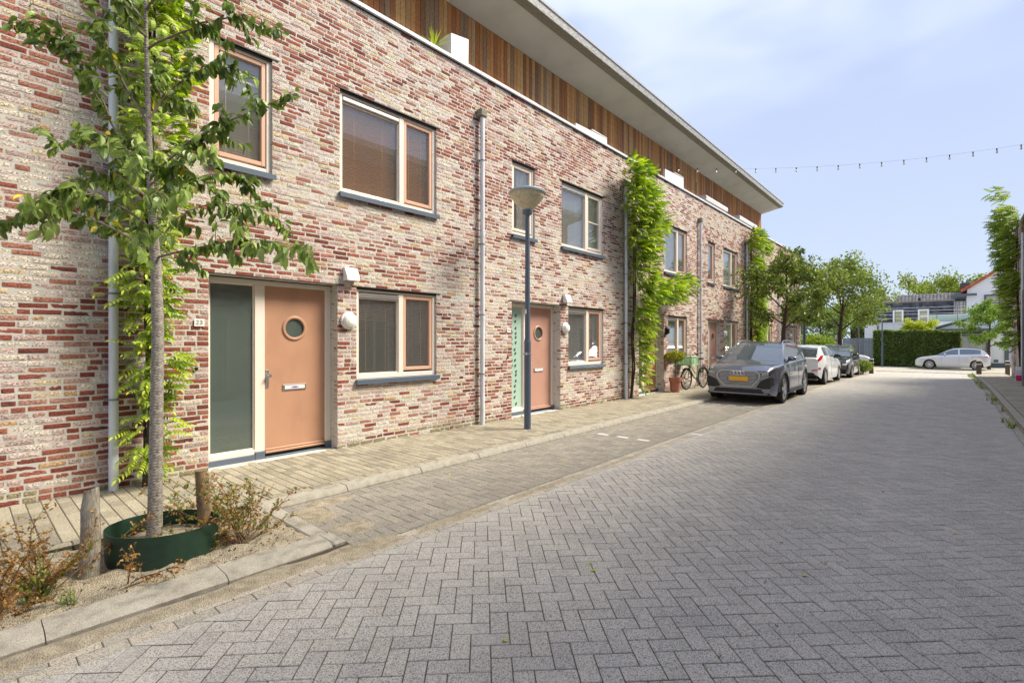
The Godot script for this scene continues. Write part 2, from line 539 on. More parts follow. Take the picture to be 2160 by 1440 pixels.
# openings: [from, to, bottom, top, depth] in the wall's own metres
func brick_wall(house: Node3D, s0: float, s1: float, h0: float, h1: float, holes: Array, singles: int, rough: bool, facing := 1.0, x_face := 0.0) -> Node3D:
	var ss := [s0, s1]
	var hs := [h0, h1]
	for o in holes:
		ss.append_array([o[0], o[1]])
		hs.append_array([o[2], o[3]])
	ss.sort()
	hs.sort()
	var b := MB.new()
	var X := x_face - 0.0065 * facing
	for i in ss.size() - 1:
		for j in hs.size() - 1:
			if ss[i + 1] - ss[i] < 1e-4 or hs[j + 1] - hs[j] < 1e-4:
				continue
			var ms: float = (ss[i] + ss[i + 1]) / 2
			var mh: float = (hs[j] + hs[j + 1]) / 2
			if holes.any(func(o): return ms > o[0] and ms < o[1] and mh > o[2] and mh < o[3]):
				continue
			for back in [0, 1]:
				var xx: float = X - facing * 0.3 * back
				var q := [P(xx, hs[j], ss[i]), P(xx, hs[j], ss[i + 1]), P(xx, hs[j + 1], ss[i + 1]), P(xx, hs[j + 1], ss[i])]
				if (facing > 0) == (back == 0):
					b.quad(q[0], q[1], q[2], q[3])
				else:
					b.quad(q[3], q[2], q[1], q[0])
	var Y := X - facing * 0.3
	for o in holes:
		b.quad(P(X, o[2], o[0]), P(X, o[3], o[0]), P(Y, o[3], o[0]), P(Y, o[2], o[0]))
		b.quad(P(X, o[3], o[1]), P(X, o[2], o[1]), P(Y, o[2], o[1]), P(Y, o[3], o[1]))
		b.quad(P(X, o[3], o[0]), P(X, o[3], o[1]), P(Y, o[3], o[1]), P(Y, o[3], o[0]))
		b.quad(P(X, o[2], o[1]), P(X, o[2], o[0]), P(Y, o[2], o[0]), P(Y, o[2], o[1]))
	b.quad(P(X, h1, s0), P(X, h1, s1), P(Y, h1, s1), P(Y, h1, s0))
	b.quad(P(X, h0, s0), P(X, h1, s0), P(Y, h1, s0), P(Y, h0, s0))
	b.quad(P(X, h0, s1), P(Y, h0, s1), P(Y, h1, s1), P(X, h1, s1))
	var wall := part(house, "wall", b, M.mortar)
	# courses of bricks in a wild bond
	var list := []
	var prev := []
	var base := Basis.IDENTITY if facing > 0 else Basis(Vector3.UP, PI)
	for r in int(round((h1 - h0) / 0.0625)):
		var y := h0 + (r + 0.5) * 0.0625
		var spans := [[s0 + 0.004, s1 - 0.004]]
		for o in holes:
			if y > o[2] - 0.01 and y < o[3] + 0.01:
				var next := []
				for sp in spans:
					if o[0] > sp[0] + 0.01 and o[0] < sp[1]:
						next.append([sp[0], o[0]])
					if o[1] < sp[1] - 0.01 and o[1] > sp[0]:
						next.append([o[1], sp[1]])
					if o[1] <= sp[0] or o[0] >= sp[1]:
						next.append(sp)
				spans = next
		var joints := []
		for sp in spans:
			var a: float = sp[0]
			var e: float = sp[1]
			var first := true
			while a < e - 0.02:
				var l := 0.204 if rng.randf() < 0.78 else 0.094
				l += rr(-0.007, 0.007)
				if first:
					l = rr(0.07, 0.21)
				first = false
				for g in prev:
					if absf(g - (a + l)) < 0.035:
						l = (0.094 if l > 0.15 else 0.204) + rr(-0.006, 0.006)
						break
				if a + l > e - 0.07:
					l = e - a
					if l > 0.25:
						l = (l - 0.017) / 2
				var mid := a + l / 2
				list.append([y, mid, l, pick_tone(mid - house.position.z, y)])
				joints.append(a + l)
				# bricks that line a deep reveal
				a += l + 0.017
		prev = joints
		for o in holes:
			if o[4] > 0.12 and y > o[2] and y < o[3]:
				list.append([y, o[1] + 0.05, 0.099, pick_tone(o[1] - house.position.z, y), 0.104])
				list.append([y, o[0] - 0.05, 0.099, pick_tone(o[0] - house.position.z, y), 0.104])
	var order := range(list.size())
	var keep := {}
	if singles > 0:
		var depth := PackedFloat32Array()
		for e in list:
			depth.append(seen_depth(house.position + P(x_face, e[0], e[1])) if e.size() == 4 else 1e6)
		order.sort_custom(func(i, j): return depth[i] < depth[j])
		for k in mini(singles, order.size()):
			if depth[order[k]] < 1e5:
				keep[order[k]] = true
	var rest := MB.new()
	rest.coloured = true
	var plain := brick_mesh(0.21, 1, false).surface_get_arrays(0)
	var arrs := []
	var arrh := []
	for m in stretchers:
		arrs.append(m.surface_get_arrays(0))
	for m in headers:
		arrh.append(m.surface_get_arrays(0))
	for i in list.size():
		var e: Array = list[i]
		var long: bool = e[2] > 0.15
		var k := rng.randi() % (stretchers.size() if long else headers.size())
		var bs := base * Basis(Vector3(1, 0, 0), PI if rng.randf() < 0.5 else 0.0) * Basis(Vector3(1, 0, 0), rr(-0.012, 0.012)) * Basis(Vector3(0, 0, 1), rr(-0.03, 0.03)) * Basis(Vector3.UP, rr(-0.012, 0.012))
		var xx: float = x_face + (rr(-0.004, 0.002) - (e[4] if e.size() > 4 else 0.0)) * facing
		var at := P(xx, e[0] + rr(-0.002, 0.002), e[1])
		if keep.has(i):
			piece(wall, "brick", (stretchers if long else headers)[k], brick_mats[e[3]], Transform3D(bs.scaled_local(Vector3(1, 1, e[2] / (0.21 if long else 0.099))), at))
		else:
			var tone: Color = brick_tones[e[3]]
			var f := rr(0.88, 1.08)
			tone = Color(minf(tone.r * f * rr(0.96, 1.04), 0.8), minf(tone.g * f, 0.8), minf(tone.b * f * rr(0.94, 1.04), 0.8))
			if not rough:
				rest.add(plain, Transform3D(bs.scaled_local(Vector3(1, 1, e[2] / 0.21)), at), tone)
			elif long:
				rest.add(arrs[k], Transform3D(bs.scaled_local(Vector3(1, 1, e[2] / 0.21)), at), tone)
			else:
				rest.add(arrh[k], Transform3D(bs.scaled_local(Vector3(1, 1, e[2] / 0.099)), at), tone)
	var o := part(wall, "brickwork", rest, M.brick)
	o.set_meta("kind", "stuff")
	return wall

# ---------------------------------------------------------------- windows and doors
func bars(b: MB, s0: float, s1: float, h0: float, h1: float, w: float, x0: float, x1: float, wb := -1.0) -> void:
	wb = w if wb < 0 else wb
	b.cbox(P(x0, h0, s0 + w), P(x1, h1, s0), 0.004)
	b.cbox(P(x0, h0, s1), P(x1, h1, s1 - w), 0.004)
	b.cbox(P(x0 + 0.001, h1 - w, s1 - w), P(x1 - 0.001, h1, s0 + w), 0.004)
	b.cbox(P(x0 + 0.001, h0, s1 - w), P(x1 - 0.001, h0 + wb, s0 + w), 0.004)

func sheet(parent: Node3D, called: String, x: float, s0: float, s1: float, h0: float, h1: float, m: Material) -> void:
	var b := MB.new()
	b.quad(P(x, h0, s0), P(x, h0, s1), P(x, h1, s1), P(x, h1, s0))
	for d in [0.004, 0.016, 0.02]:
		b.quad(P(x - d, h0, s0), P(x - d, h0, s1), P(x - d, h1, s1), P(x - d, h1, s0))
	part(parent, called, b, m)

func blind(parent: Node3D, x: float, s0: float, s1: float, h0: float, h1: float, tilt: float, m: Material, pitch := 0.034) -> void:
	var b := MB.new()
	var y := h0 + 0.01
	while y < h1 - 0.02:
		b.box(Vector3(-0.0155, -0.0006, -(s1 - s0) / 2), Vector3(0.0155, 0.0006, (s1 - s0) / 2), Transform3D(Basis(Vector3(0, 0, 1), tilt), P(x, y, (s0 + s1) / 2)))
		y += pitch
	b.box(P(x - 0.015, h1 - 0.03, s1), P(x + 0.015, h1, s0))
	b.box(P(x - 0.012, h0, s1), P(x + 0.012, h0 + 0.012, s0))
	for f in [0.25, 0.75]:
		b.box(P(x + 0.014, h0, lerpf(s0, s1, f) + 0.004), P(x + 0.0148, h1, lerpf(s0, s1, f)))
	part(parent, "blind", b, m)

func room(house: Node3D, s0: float, s1: float, h0: float, h1: float, deep: float) -> void:
	var b := MB.new()
	var x0 := -0.312
	var x1 := -0.312 - deep
	s0 -= 0.4
	s1 += 0.4
	h0 -= 0.5
	h1 += 0.2
	b.quad(P(x1, h0, s0), P(x1, h0, s1), P(x1, h1, s1), P(x1, h1, s0))
	b.quad(P(x0, h0, s0), P(x1, h0, s0), P(x1, h1, s0), P(x0, h1, s0))
	b.quad(P(x1, h0, s1), P(x0, h0, s1), P(x0, h1, s1), P(x1, h1, s1))
	b.quad(P(x0, h0, s0), P(x0, h0, s1), P(x1, h0, s1), P(x1, h0, s0))
	b.quad(P(x0, h1, s1), P(x0, h1, s0), P(x1, h1, s0), P(x1, h1, s1))
	part(house, "room", b, M.room)

func curtain(parent: Node3D, x: float, s0: float, s1: float, h0: float, h1: float) -> void:
	var b := MB.new()
	var rows := []
	for k in 2:
		var row := PackedVector3Array()
		for i in 25:
			row.append(P(x + 0.025 * sin(i * 1.9), h0 if k == 0 else h1, lerpf(s0, s1, i / 24.0)))
		rows.append(row)
	b.grid(rows)
	part(parent, "curtain", b, M.curtain)

# opt: split (share of the fixed pane, 0 = one sash), blind material, sash material, curtain, bar
func window(house: Node3D, s0: float, s1: float, h0: float, h1: float, opt: Dictionary) -> void:
	var xf := -0.045
	var b := MB.new()
	bars(b, s0, s1, h0 + 0.05, h1, 0.06, xf - 0.085, xf, 0.07)
	var cut: float = lerpf(s0, s1, opt.get("split", 0.0))
	if opt.get("split", 0.0) > 0:
		b.cbox(P(xf - 0.083, h0 + 0.12, cut + 0.045), P(xf - 0.002, h1 - 0.06, cut - 0.045), 0.004)
	var w := part(house, "window", b, M.frame)
	var left := s0 + 0.06
	var lo := h0 + 0.12
	var hi := h1 - 0.06
	if opt.get("split", 0.0) > 0:
		var g := MB.new()
		bars(g, left + 0.001, cut - 0.046, lo + 0.001, hi - 0.09, 0.014, xf - 0.07, xf - 0.022)
		part(w, "bead", g, M.frame)
		var vt := MB.new()
		vt.cbox(P(xf - 0.06, hi - 0.088, cut - 0.047), P(xf + 0.012, hi - 0.02, left + 0.002), 0.012)
		part(w, "ventilation_grille", vt, M.metal)
		sheet(w, "pane", xf - 0.045, left + 0.013, cut - 0.058, lo + 0.012, hi - 0.1, M.pane)
		left = cut + 0.045
	var sash := MB.new()
	bars(sash, left + 0.006, s1 - 0.066, lo + 0.03, hi - 0.006, 0.052, xf - 0.075, xf - 0.012)
	if opt.get("bar", false):
		sash.cbox(P(xf - 0.06, (lo + hi) / 2 + 0.01, s1 - 0.11), P(xf - 0.02, (lo + hi) / 2 + 0.04, left + 0.05), 0.004)
	part(w, "sash", sash, opt.get("sash", M.sash))
	sheet(w, "pane", xf - 0.042, left + 0.056, s1 - 0.116, lo + 0.08, hi - 0.056, M.pane)
	var sl := MB.new()
	sl.cbox(P(xf - 0.05, h0 + 0.01, s1 + 0.03), P(0.05, h0 + 0.048, s0 - 0.02), 0.004, Transform3D(Basis.IDENTITY, Vector3.ZERO))
	sl.box(P(0.042, h0 - 0.025, s1 + 0.03), P(0.052, h0 + 0.02, s0 - 0.02))
	part(w, "sill", sl, M.sill)
	var lt := MB.new()
	lt.box(P(-0.11, h1 - 0.004, s1 + 0.08), P(0.006, h1 + 0.012, s0 - 0.08))
	lt.box(P(xf - 0.03, h1 - 0.03, s1), P(xf - 0.001 + 0.03, h1 - 0.005, s0))
	part(w, "lintel", lt, M.black)
	if opt.has("blind"):
		var sp: float = opt.get("split", 0.0)
		if sp > 0:
			blind(w, xf - 0.13, s0 + 0.07, cut - 0.05, h0 + 0.13, h1 - 0.07, opt.get("tilt", 0.35), opt.blind)
			blind(w, xf - 0.13, cut + 0.09, s1 - 0.1, h0 + 0.16, h1 - 0.1, opt.get("tilt", 0.35), opt.blind)
		else:
			blind(w, xf - 0.13, s0 + 0.09, s1 - 0.1, h0 + 0.16, h1 - opt.get("drop", 0.1), opt.get("tilt", 0.35), opt.blind)
	if opt.has("curtain"):
		for c in opt.curtain:
			curtain(w, xf - 0.17, lerpf(s0, s1, c[0]), lerpf(s0, s1, c[1]), h0 + 0.05, h1)
	room(house, s0, s1, h0, h1, 2.4)

func entrance(house: Node3D, s0: float, s1: float, h1: float, opt: Dictionary) -> void:
	var k := (s1 - s0) / 1.664
	var xf := -0.2
	var a := s0 + 0.60 * k
	var l0 := s0 + 0.726 * k
	var l1 := s1 - 0.087
	var b := MB.new()
	b.cbox(P(xf - 0.1, 0.03, s0 + 0.065), P(xf, h1, s0), 0.004)
	b.cbox(P(xf - 0.1, 0.1, l0), P(xf, h1 - 0.07, a), 0.004)
	b.cbox(P(xf - 0.1, 0.1, s1), P(xf, h1, l1), 0.004)
	b.cbox(P(xf - 0.099, h1 - 0.07, l1), P(xf - 0.001, h1, s0 + 0.065), 0.004)
	b.cbox(P(xf - 0.099, 0.07, a), P(xf - 0.001, 0.14, s0 + 0.065), 0.006)
	var f := part(house, "door_frame", b, M.frame)
	var kb := MB.new()
	kb.cbox(P(xf - 0.1, -0.02, a), P(xf + 0.012, 0.07, s0), 0.003)
	kb.cbox(P(xf - 0.1, -0.02, l0 - 0.001), P(xf + 0.016, 0.1, a + 0.001), 0.003)
	kb.cbox(P(xf - 0.1, -0.02, s1), P(xf + 0.016, 0.1, l1 + 0.001), 0.003)
	kb.cbox(P(xf - 0.1, -0.02, l1), P(xf + 0.02, 0.02, l0), 0.003)
	part(f, "threshold", kb, M.sill)
	var bd := MB.new()
	bars(bd, s0 + 0.066, a - 0.001, 0.141, h1 - 0.071, 0.016, xf - 0.06, xf - 0.018)
	part(f, "bead", bd, M.frame)
	var film: Material = opt.get("film", M.film)
	var sg := MB.new()
	sg.box(P(xf - 0.05, 0.155, a - 0.016), P(xf - 0.04, h1 - 0.086, s0 + 0.081))
	var side := part(f, "sidelight", sg, film)
	if opt.get("leaves", false):
		var r := RandomNumberGenerator.new()
		r.seed = 5
		var y := 0.22
		while y < h1 - 0.2:
			for e in [-1, 1]:
				var lf := MB.new()
				var c := P(xf - 0.0385, y + r.randf_range(0.0, 0.05), s0 + 0.31 + e * r.randf_range(0.04, 0.09))
				var poly := PackedVector2Array()
				for i in 10:
					var t := TAU * i / 10
					poly.append(Vector2(cos(t) * 0.034 * (1.0 if cos(t) < 0.9 else 1.5), sin(t) * 0.028))
				lf.prism(poly, 0, 0.0012, Transform3D(Basis(Vector3.UP, PI / 2) * Basis(Vector3(0, 0, 1), PI / 2 + e * -0.7), c))
				part(side, "leaf_print", lf, M.film_leaf)
			y += 0.115
	# the door leaf with a round window
	var poly := PackedVector2Array([Vector2(l0 + 0.004, 0.062), Vector2(l1 - 0.004, 0.062), Vector2(l1 - 0.004, h1 - 0.074), Vector2(l0 + 0.004, h1 - 0.074)])
	var cs := lerpf(l0, l1, 0.48)
	var ch := 1.743
	var R := 0.138
	var lm := MB.new()
	var sx := Transform3D(Basis(Vector3(0, 0, -1), Vector3.UP, Vector3(1, 0, 0)), Vector3(xf - 0.066, 0, 0))
	var N := 40
	for i in N:
		var t0 := TAU * i / N
		var t1 := TAU * (i + 1) / N
		var c0 := Vector2(cs, ch) + Vector2(cos(t0), sin(t0)) * R
		var c1 := Vector2(cs, ch) + Vector2(cos(t1), sin(t1)) * R
		var o0 := edge_of(poly, Vector2(cs, ch), t0)
		var o1 := edge_of(poly, Vector2(cs, ch), t1)
		lm.quad(sx * Vector3(c0.x, c0.y, 0.042), sx * Vector3(o0.x, o0.y, 0.042), sx * Vector3(o1.x, o1.y, 0.042), sx * Vector3(c1.x, c1.y, 0.042))
		lm.quad(sx * Vector3(c0.x, c0.y, 0), sx * Vector3(c0.x, c0.y, 0.042), sx * Vector3(c1.x, c1.y, 0.042), sx * Vector3(c1.x, c1.y, 0))
	var dm: Material = opt.get("door", M.door)
	var leaf := part(house, "door", lm, dm)
	var back := MB.new()
	back.box(P(xf - 0.14, 0.02, l1 + 0.03), P(xf - 0.12, h1 - 0.03, l0 - 0.03))
	part(leaf, "backing", back, M.room)
	var rg := MB.new()
	rg.lathe([Vector2(0.13, -0.02), Vector2(0.13, 0.012), Vector2(0.138, 0.018), Vector2(0.158, 0.018), Vector2(0.17, 0.01), Vector2(0.17, -0.004)], 40, Transform3D(Basis(Vector3(0, 0, 1), -PI / 2), P(xf - 0.024, ch, cs)))
	part(leaf, "porthole_ring", rg, dm)
	var pg := MB.new()
	pg.lathe([Vector2(0.134, 0), Vector2(0.0, 0.0005)], 32, Transform3D(Basis(Vector3(0, 0, 1), -PI / 2), P(xf - 0.035, ch, cs)))
	part(leaf, "porthole_glass", pg, M.film)
	var wb := MB.new()
	wb.cbox(P(xf - 0.024, 0.062, l1 - 0.004), P(xf + 0.012, 0.092, l0 + 0.004), 0.006)
	wb.cbox(P(xf - 0.023, 0.093, l1 - 0.004), P(xf - 0.002, 0.125, l0 + 0.004), 0.008)
	part(leaf, "weather_bar", wb, dm)
	var dk := MB.new()
	dk.box(P(xf - 0.06, 0.021, l1 - 0.004), P(xf - 0.03, 0.061, l0 + 0.004))
	part(leaf, "draught_seal", dk, M.black)
	var ls := MB.new()
	ls.cbox(P(xf - 0.023, 0.885, cs + 0.165), P(xf - 0.011, 0.965, cs - 0.165), 0.004)
	var slot := part(leaf, "letterbox", ls, M.metal)
	var fl := MB.new()
	fl.cbox(P(xf - 0.0105, 0.9, cs + 0.14), P(xf - 0.006, 0.95, cs - 0.14), 0.002)
	part(slot, "flap", fl, M.white)
	if opt.get("sticker", false):
		var st := MB.new()
		st.box(P(xf - 0.0055, 0.912, cs + 0.055), P(xf - 0.0045, 0.938, cs - 0.055))
		var sk := part(slot, "sticker", st, mat(rgb(196, 168, 214), 0.6))
		var s2 := MB.new()
		s2.box(P(xf - 0.004, 0.917, cs + 0.03), P(xf - 0.0035, 0.933, cs - 0.03))
		part(sk, "sticker_centre", s2, mat(rgb(70, 80, 150), 0.6))
	var hp := MB.new()
	hp.cbox(P(xf - 0.023, 0.94, l0 + 0.062), P(xf - 0.013, 1.18, l0 + 0.018), 0.004)
	var hd := part(leaf, "lock_plate", hp, M.metal)
	var kn := MB.new()
	kn.tube([P(xf - 0.013, 1.1, l0 + 0.04), P(xf + 0.04, 1.1, l0 + 0.04)], [0.012], 10)
	kn.lathe([Vector2(0.0, -0.012), Vector2(0.024, -0.012), Vector2(0.028, 0.0), Vector2(0.024, 0.014), Vector2(0.0, 0.016)], 16, Transform3D(Basis(Vector3(0, 0, 1), -PI / 2), P(xf + 0.048, 1.1, l0 + 0.045)))
	part(hd, "knob", kn, M.metal)
	var lt := MB.new()
	lt.box(P(-0.11, h1 + 0.001, s1 + 0.1), P(0.006, h1 + 0.014, s0 - 0.1))
	lt.box(P(-0.19, h1 - 0.012, s1 - 0.002), P(-0.15, h1, s0 + 0.002))
	lt.box(P(-0.2, h1 + 0.0005, s1), P(-0.11, h1 + 0.0135, s0))
	part(house, "lintel", lt, M.black)
	room(house, s0, s1, 0.5, h1, 2.0)

func edge_of(poly: PackedVector2Array, c: Vector2, t: float) -> Vector2:
	# where the ray from c meets the door's outline; corners are kept by snapping
	var lo := poly[0]
	var hi := poly[2]
	var d := Vector2(cos(t), sin(t))
	var kx := 1e9
	var ky := 1e9
	if absf(d.x) > 1e-6:
		kx = ((hi.x if d.x > 0 else lo.x) - c.x) / d.x
	if absf(d.y) > 1e-6:
		ky = ((hi.y if d.y > 0 else lo.y) - c.y) / d.y
	var p := c + d * minf(kx, ky)
	for q in poly:
		if absf((q - c).angle_to(d)) < PI / 40 * 0.999 and (q - c).dot(d) > 0:
			return q
	return p

# ---------------------------------------------------------------- the row of houses
const PIPES := [-4.37, 1.09, 6.55, 12.05, 17.42, 22.75, 28.15, 33.5]

func digits(parent: Node3D, called: String, text: String, size: float, at: Transform3D, m: Material) -> void:
	var f := SystemFont.new()
	f.font_names = PackedStringArray(["Droid Sans"])
	var t := TextMesh.new()
	t.text = text
	t.font = f
	t.font_size = 32
	t.pixel_size = size / 32.0
	t.depth = 0.002
	piece(parent, called, t, m, at)

func row_house(i: int) -> void:
	var a: float = PIPES[i]
	var L: float = PIPES[i + 1] - a
	var k := L / 5.46
	var labels := ["brick row house left of the vine with a plain wall behind the young tree",
		"brick row house numbered 23 with peach door and round porthole window",
		"brick row house with leaf-print sidelight behind the street lamp",
		"brick row house with the tall leafy vine beside its door and black wall lamp",
		"brick row house with the bicycle parked outside and a narrow upper window",
		"brick row house behind the parked grey car with a climber on its downpipe",
		"last brick row house at the street crossing, partly hidden by a street tree"]
	var house := thing("row_house", labels[i], "house", P(0, 0, a), 0.0, "row of brick houses")
	var top := 6.5625
	var low := 0.0 if i < 4 else -0.5
	var d0 := 0.91 * k
	var d1 := 2.574 * k
	var holes := []
	holes.append([d0, d1, 0.0, 2.375, 0.2])
	holes.append([2.88 * k, 4.42 * k, 0.9375, 2.375, 0.045])
	holes.append([0.92 * k, 1.655 * k, 3.6875, 5.25, 0.045])
	holes.append([2.61 * k, 4.42 * k, 3.6875, 5.25, 0.045])
	brick_wall(house, 0.0, L, low, top, holes, 300 if i < 4 else 0, i < 4)
	# windows and entrance
	var opts := [{}, {}, {}]
	match i:
		1:
			opts = [{"blind": M.blind_white, "tilt": 0.75, "drop": 0.34}, {"split": 0.615, "blind": M.blind_brown, "tilt": 0.5}, {"split": 0.54, "blind": M.blind_dark, "tilt": 0.05}]
		2:
			opts = [{"sash": M.frame, "curtain": [[0.5, 0.95]]}, {"split": 0.6, "blind": M.blind_white, "tilt": 0.4, "sash": M.frame, "bar": true}, {"split": 0.56, "blind": M.blind_white, "tilt": -0.1}]
		3:
			opts = [{}, {"split": 0.6, "curtain": [[0.05, 0.3]]}, {"split": 0.56, "blind": M.blind_white, "tilt": 0.4}]
		_:
			opts = [{}, {"split": 0.6, "curtain": [[0.05, 0.35], [0.8, 0.95]]}, {"split": 0.56, "curtain": [[0.05, 0.4]]}]
	window(house, holes[2][0], holes[2][1], holes[2][2], holes[2][3], opts[0])
	window(house, holes[3][0], holes[3][1], holes[3][2], holes[3][3], opts[1])
	window(house, holes[1][0], holes[1][1], holes[1][2], holes[1][3], opts[2])
	entrance(house, d0, d1, 2.375, {"door": M.door if i < 2 or i == 3 else M.door_pink, "film": M.film_mint if i == 2 else M.film, "leaves": i == 2, "sticker": i == 1})
	# number plate, bell, air vent, wall lamp
	if i in [1, 2, 4]:
		var np := MB.new()
		np.cbox(P(0.004, 1.735, 0.862 * k), P(0.012, 1.825, 0.755 * k), 0.002)
		var plate := part(house, "number_plate", np, M.white)
		digits(plate, "number", {1: "23", 2: "21", 4: "17"}[i], 0.065, Transform3D(Basis(Vector3.UP, PI / 2), P(0.0135, 1.781, 0.808 * k)), M.black)
	if i in [1, 2]:
		var bl := MB.new()
		bl.lathe([Vector2(0.02, 0), Vector2(0.02, 0.014), Vector2(0.011, 0.02), Vector2(0.009, 0.034), Vector2(0, 0.036)], 12, Transform3D(Basis(Vector3(0, 0, 1), -PI / 2), P(0, 1.24, 0.78 * k)))
		part(house, "doorbell", bl, M.black)
	var vs := 2.655 * k
	if i != 3 and i != 4:
		var vn := MB.new()
		vn.prism(PackedVector2Array([Vector2(0, 0), Vector2(0.13, 0.0), Vector2(0.12, 0.05), Vector2(0.05, 0.19), Vector2(0, 0.19)]), -0.1, 0.1, Transform3D(Basis.IDENTITY, P(0.004, 2.45, vs + 0.1)))
		part(house, "air_vent", vn, M.white)
	if i == 4:
		var cm := MB.new()
		cm.tube([P(0, 2.52, vs + 0.1), P(0.1, 2.54, vs + 0.1)], [0.03], 8)
		cm.lathe([Vector2(0, -0.06), Vector2(0.06, -0.05), Vector2(0.07, 0.0), Vector2(0.05, 0.05), Vector2(0, 0.06)], 14, Transform3D(Basis.IDENTITY, P(0.14, 2.52, vs + 0.1)))
		part(house, "floodlight", cm, M.zinc_dark)
	if i == 3:
		var bk := MB.new()
		bk.cbox(P(0.0, 1.76, vs + 0.1), P(0.05, 2.0, vs), 0.01)
		bk.cbox(P(0.05, 1.8, vs + 0.09), P(0.12, 1.96, vs + 0.01), 0.012)
		part(house, "wall_lamp", bk, M.black)
	else:
		var wl := MB.new()
		wl.lathe([Vector2(0.1, -0.002), Vector2(0.125, 0.0), Vector2(0.13, 0.02), Vector2(0.12, 0.035), Vector2(0.105, 0.037)], 32, Transform3D(Basis(Vector3(0, 0, 1), -PI / 2), P(0.002, 1.865, vs + 0.085)))
		var lamp := part(house, "wall_lamp", wl, M.white)
		var gl := MB.new()
		gl.lathe([Vector2(0.105, 0.034), Vector2(0.1, 0.06), Vector2(0.08, 0.085), Vector2(0.045, 0.1), Vector2(0, 0.105)], 32, Transform3D(Basis(Vector3(0, 0, 1), -PI / 2), P(0.002, 1.865, vs + 0.085)))
		part(lamp, "lamp_cover", gl, M.lamp_glass)
	# downpipe at the near edge of the house
	if i > 0:
		var dp := MB.new()
		var px := 0.075
		var R := 0.042
		dp.tube([P(px, low, 0.0), P(px, 1.0, 0.0), P(px, 3.4, 0.0), P(px, 5.8, 0.0)], [R], 20)
		for h in [0.31, 2.0, 3.55]:
			dp.tube([P(px, h - 0.03, 0), P(px, h + 0.03, 0)], [R + 0.0035], 20)
		var pipe := part(house, "downpipe", dp, M.zinc)
		for h in [0.95, 2.06, 3.38, 4.95]:
			var cl := MB.new()
			cl.tube([P(px, h - 0.009, 0), P(px, h + 0.009, 0)], [R + 0.006], 20)
			cl.box(P(0, h - 0.006, 0.008), P(px - R, h + 0.006, -0.008))
			cl.box(P(0.02, h - 0.012, -0.04), P(0.05, h + 0.012, -0.075))
			part(pipe, "pipe_clip", cl, M.zinc_dark)
		var hp := MB.new()
		hp.cbox(P(0, 5.76, 0.07), P(0.14, 5.9, -0.09), 0.012)
		part(pipe, "hopper", hp, M.mould)
	# parapet capping
	var cp := MB.new()
	cp.cbox(P(-0.34, top + 0.012, L - 0.003), P(0.045, top + 0.075, 0.003), 0.006)
	part(house, "parapet_cap", cp, M.zinc)
	var sh := MB.new()
	sh.box(P(-0.3, top, L), P(0.012, top + 0.0115, 0.0))
	part(house, "cap_joint", sh, M.black)
	var tr := MB.new()
	tr.box(P(-0.8, 6.0, L), P(-0.315, 6.15, 0.0))
	part(house, "terrace_floor", tr, M.concrete)
	# storey of upright boards under the roof
	if i >= 0 and i < 6:
		var bw := MB.new()
		bw.box(P(-1.1, 6.15, L), P(-0.815, 8.27, 0.0))
		var st := part(house, "upper_storey", bw, M.wood[2])
		var n := int(round(L / 0.111))
		var w := L / n
		for j in n:
			var m: Material = M.wood[rng.randi() % 9]
			if i == 5 or (i == 4 and j > n / 2):
				m = M.wood[[6, 2, 1, 4][rng.randi() % 4]]
			var x := rr(-0.004, 0.004)
			var cut := rr(6.6, 8.1) if rng.randf() < 0.12 else 0.0
			var y0 := 6.15
			for e in ([8.262] if cut == 0.0 else [cut, 8.262]):
				var q := MB.new()
				q.cbox(P(-0.811, y0, (j + 1) * w - 0.004), P(-0.785 + x, e - 0.0015, j * w + 0.004), 0.003)
				part(st, "board", q, m)
				y0 = e + 0.0015
				m = M.wood[rng.randi() % 9]
	# closing walls behind, so that no light leaks in
	var core := MB.new()
	var ht := 8.1 if i < 6 else 6.02
	core.box(P(-9.0, low, L), P(-8.8, ht + 0.1, 0.0))
	core.box(P(-8.8, ht, L), P(-1.11 if i < 6 else -0.81, ht + 0.1, 0.0))
	core.box(P(-8.8, low, 0.1), P(-3.6, ht, 0.0))
	core.box(P(-8.8, low, L), P(-3.6, ht, L - 0.1))
	part(house, "core", core, M.mortar)

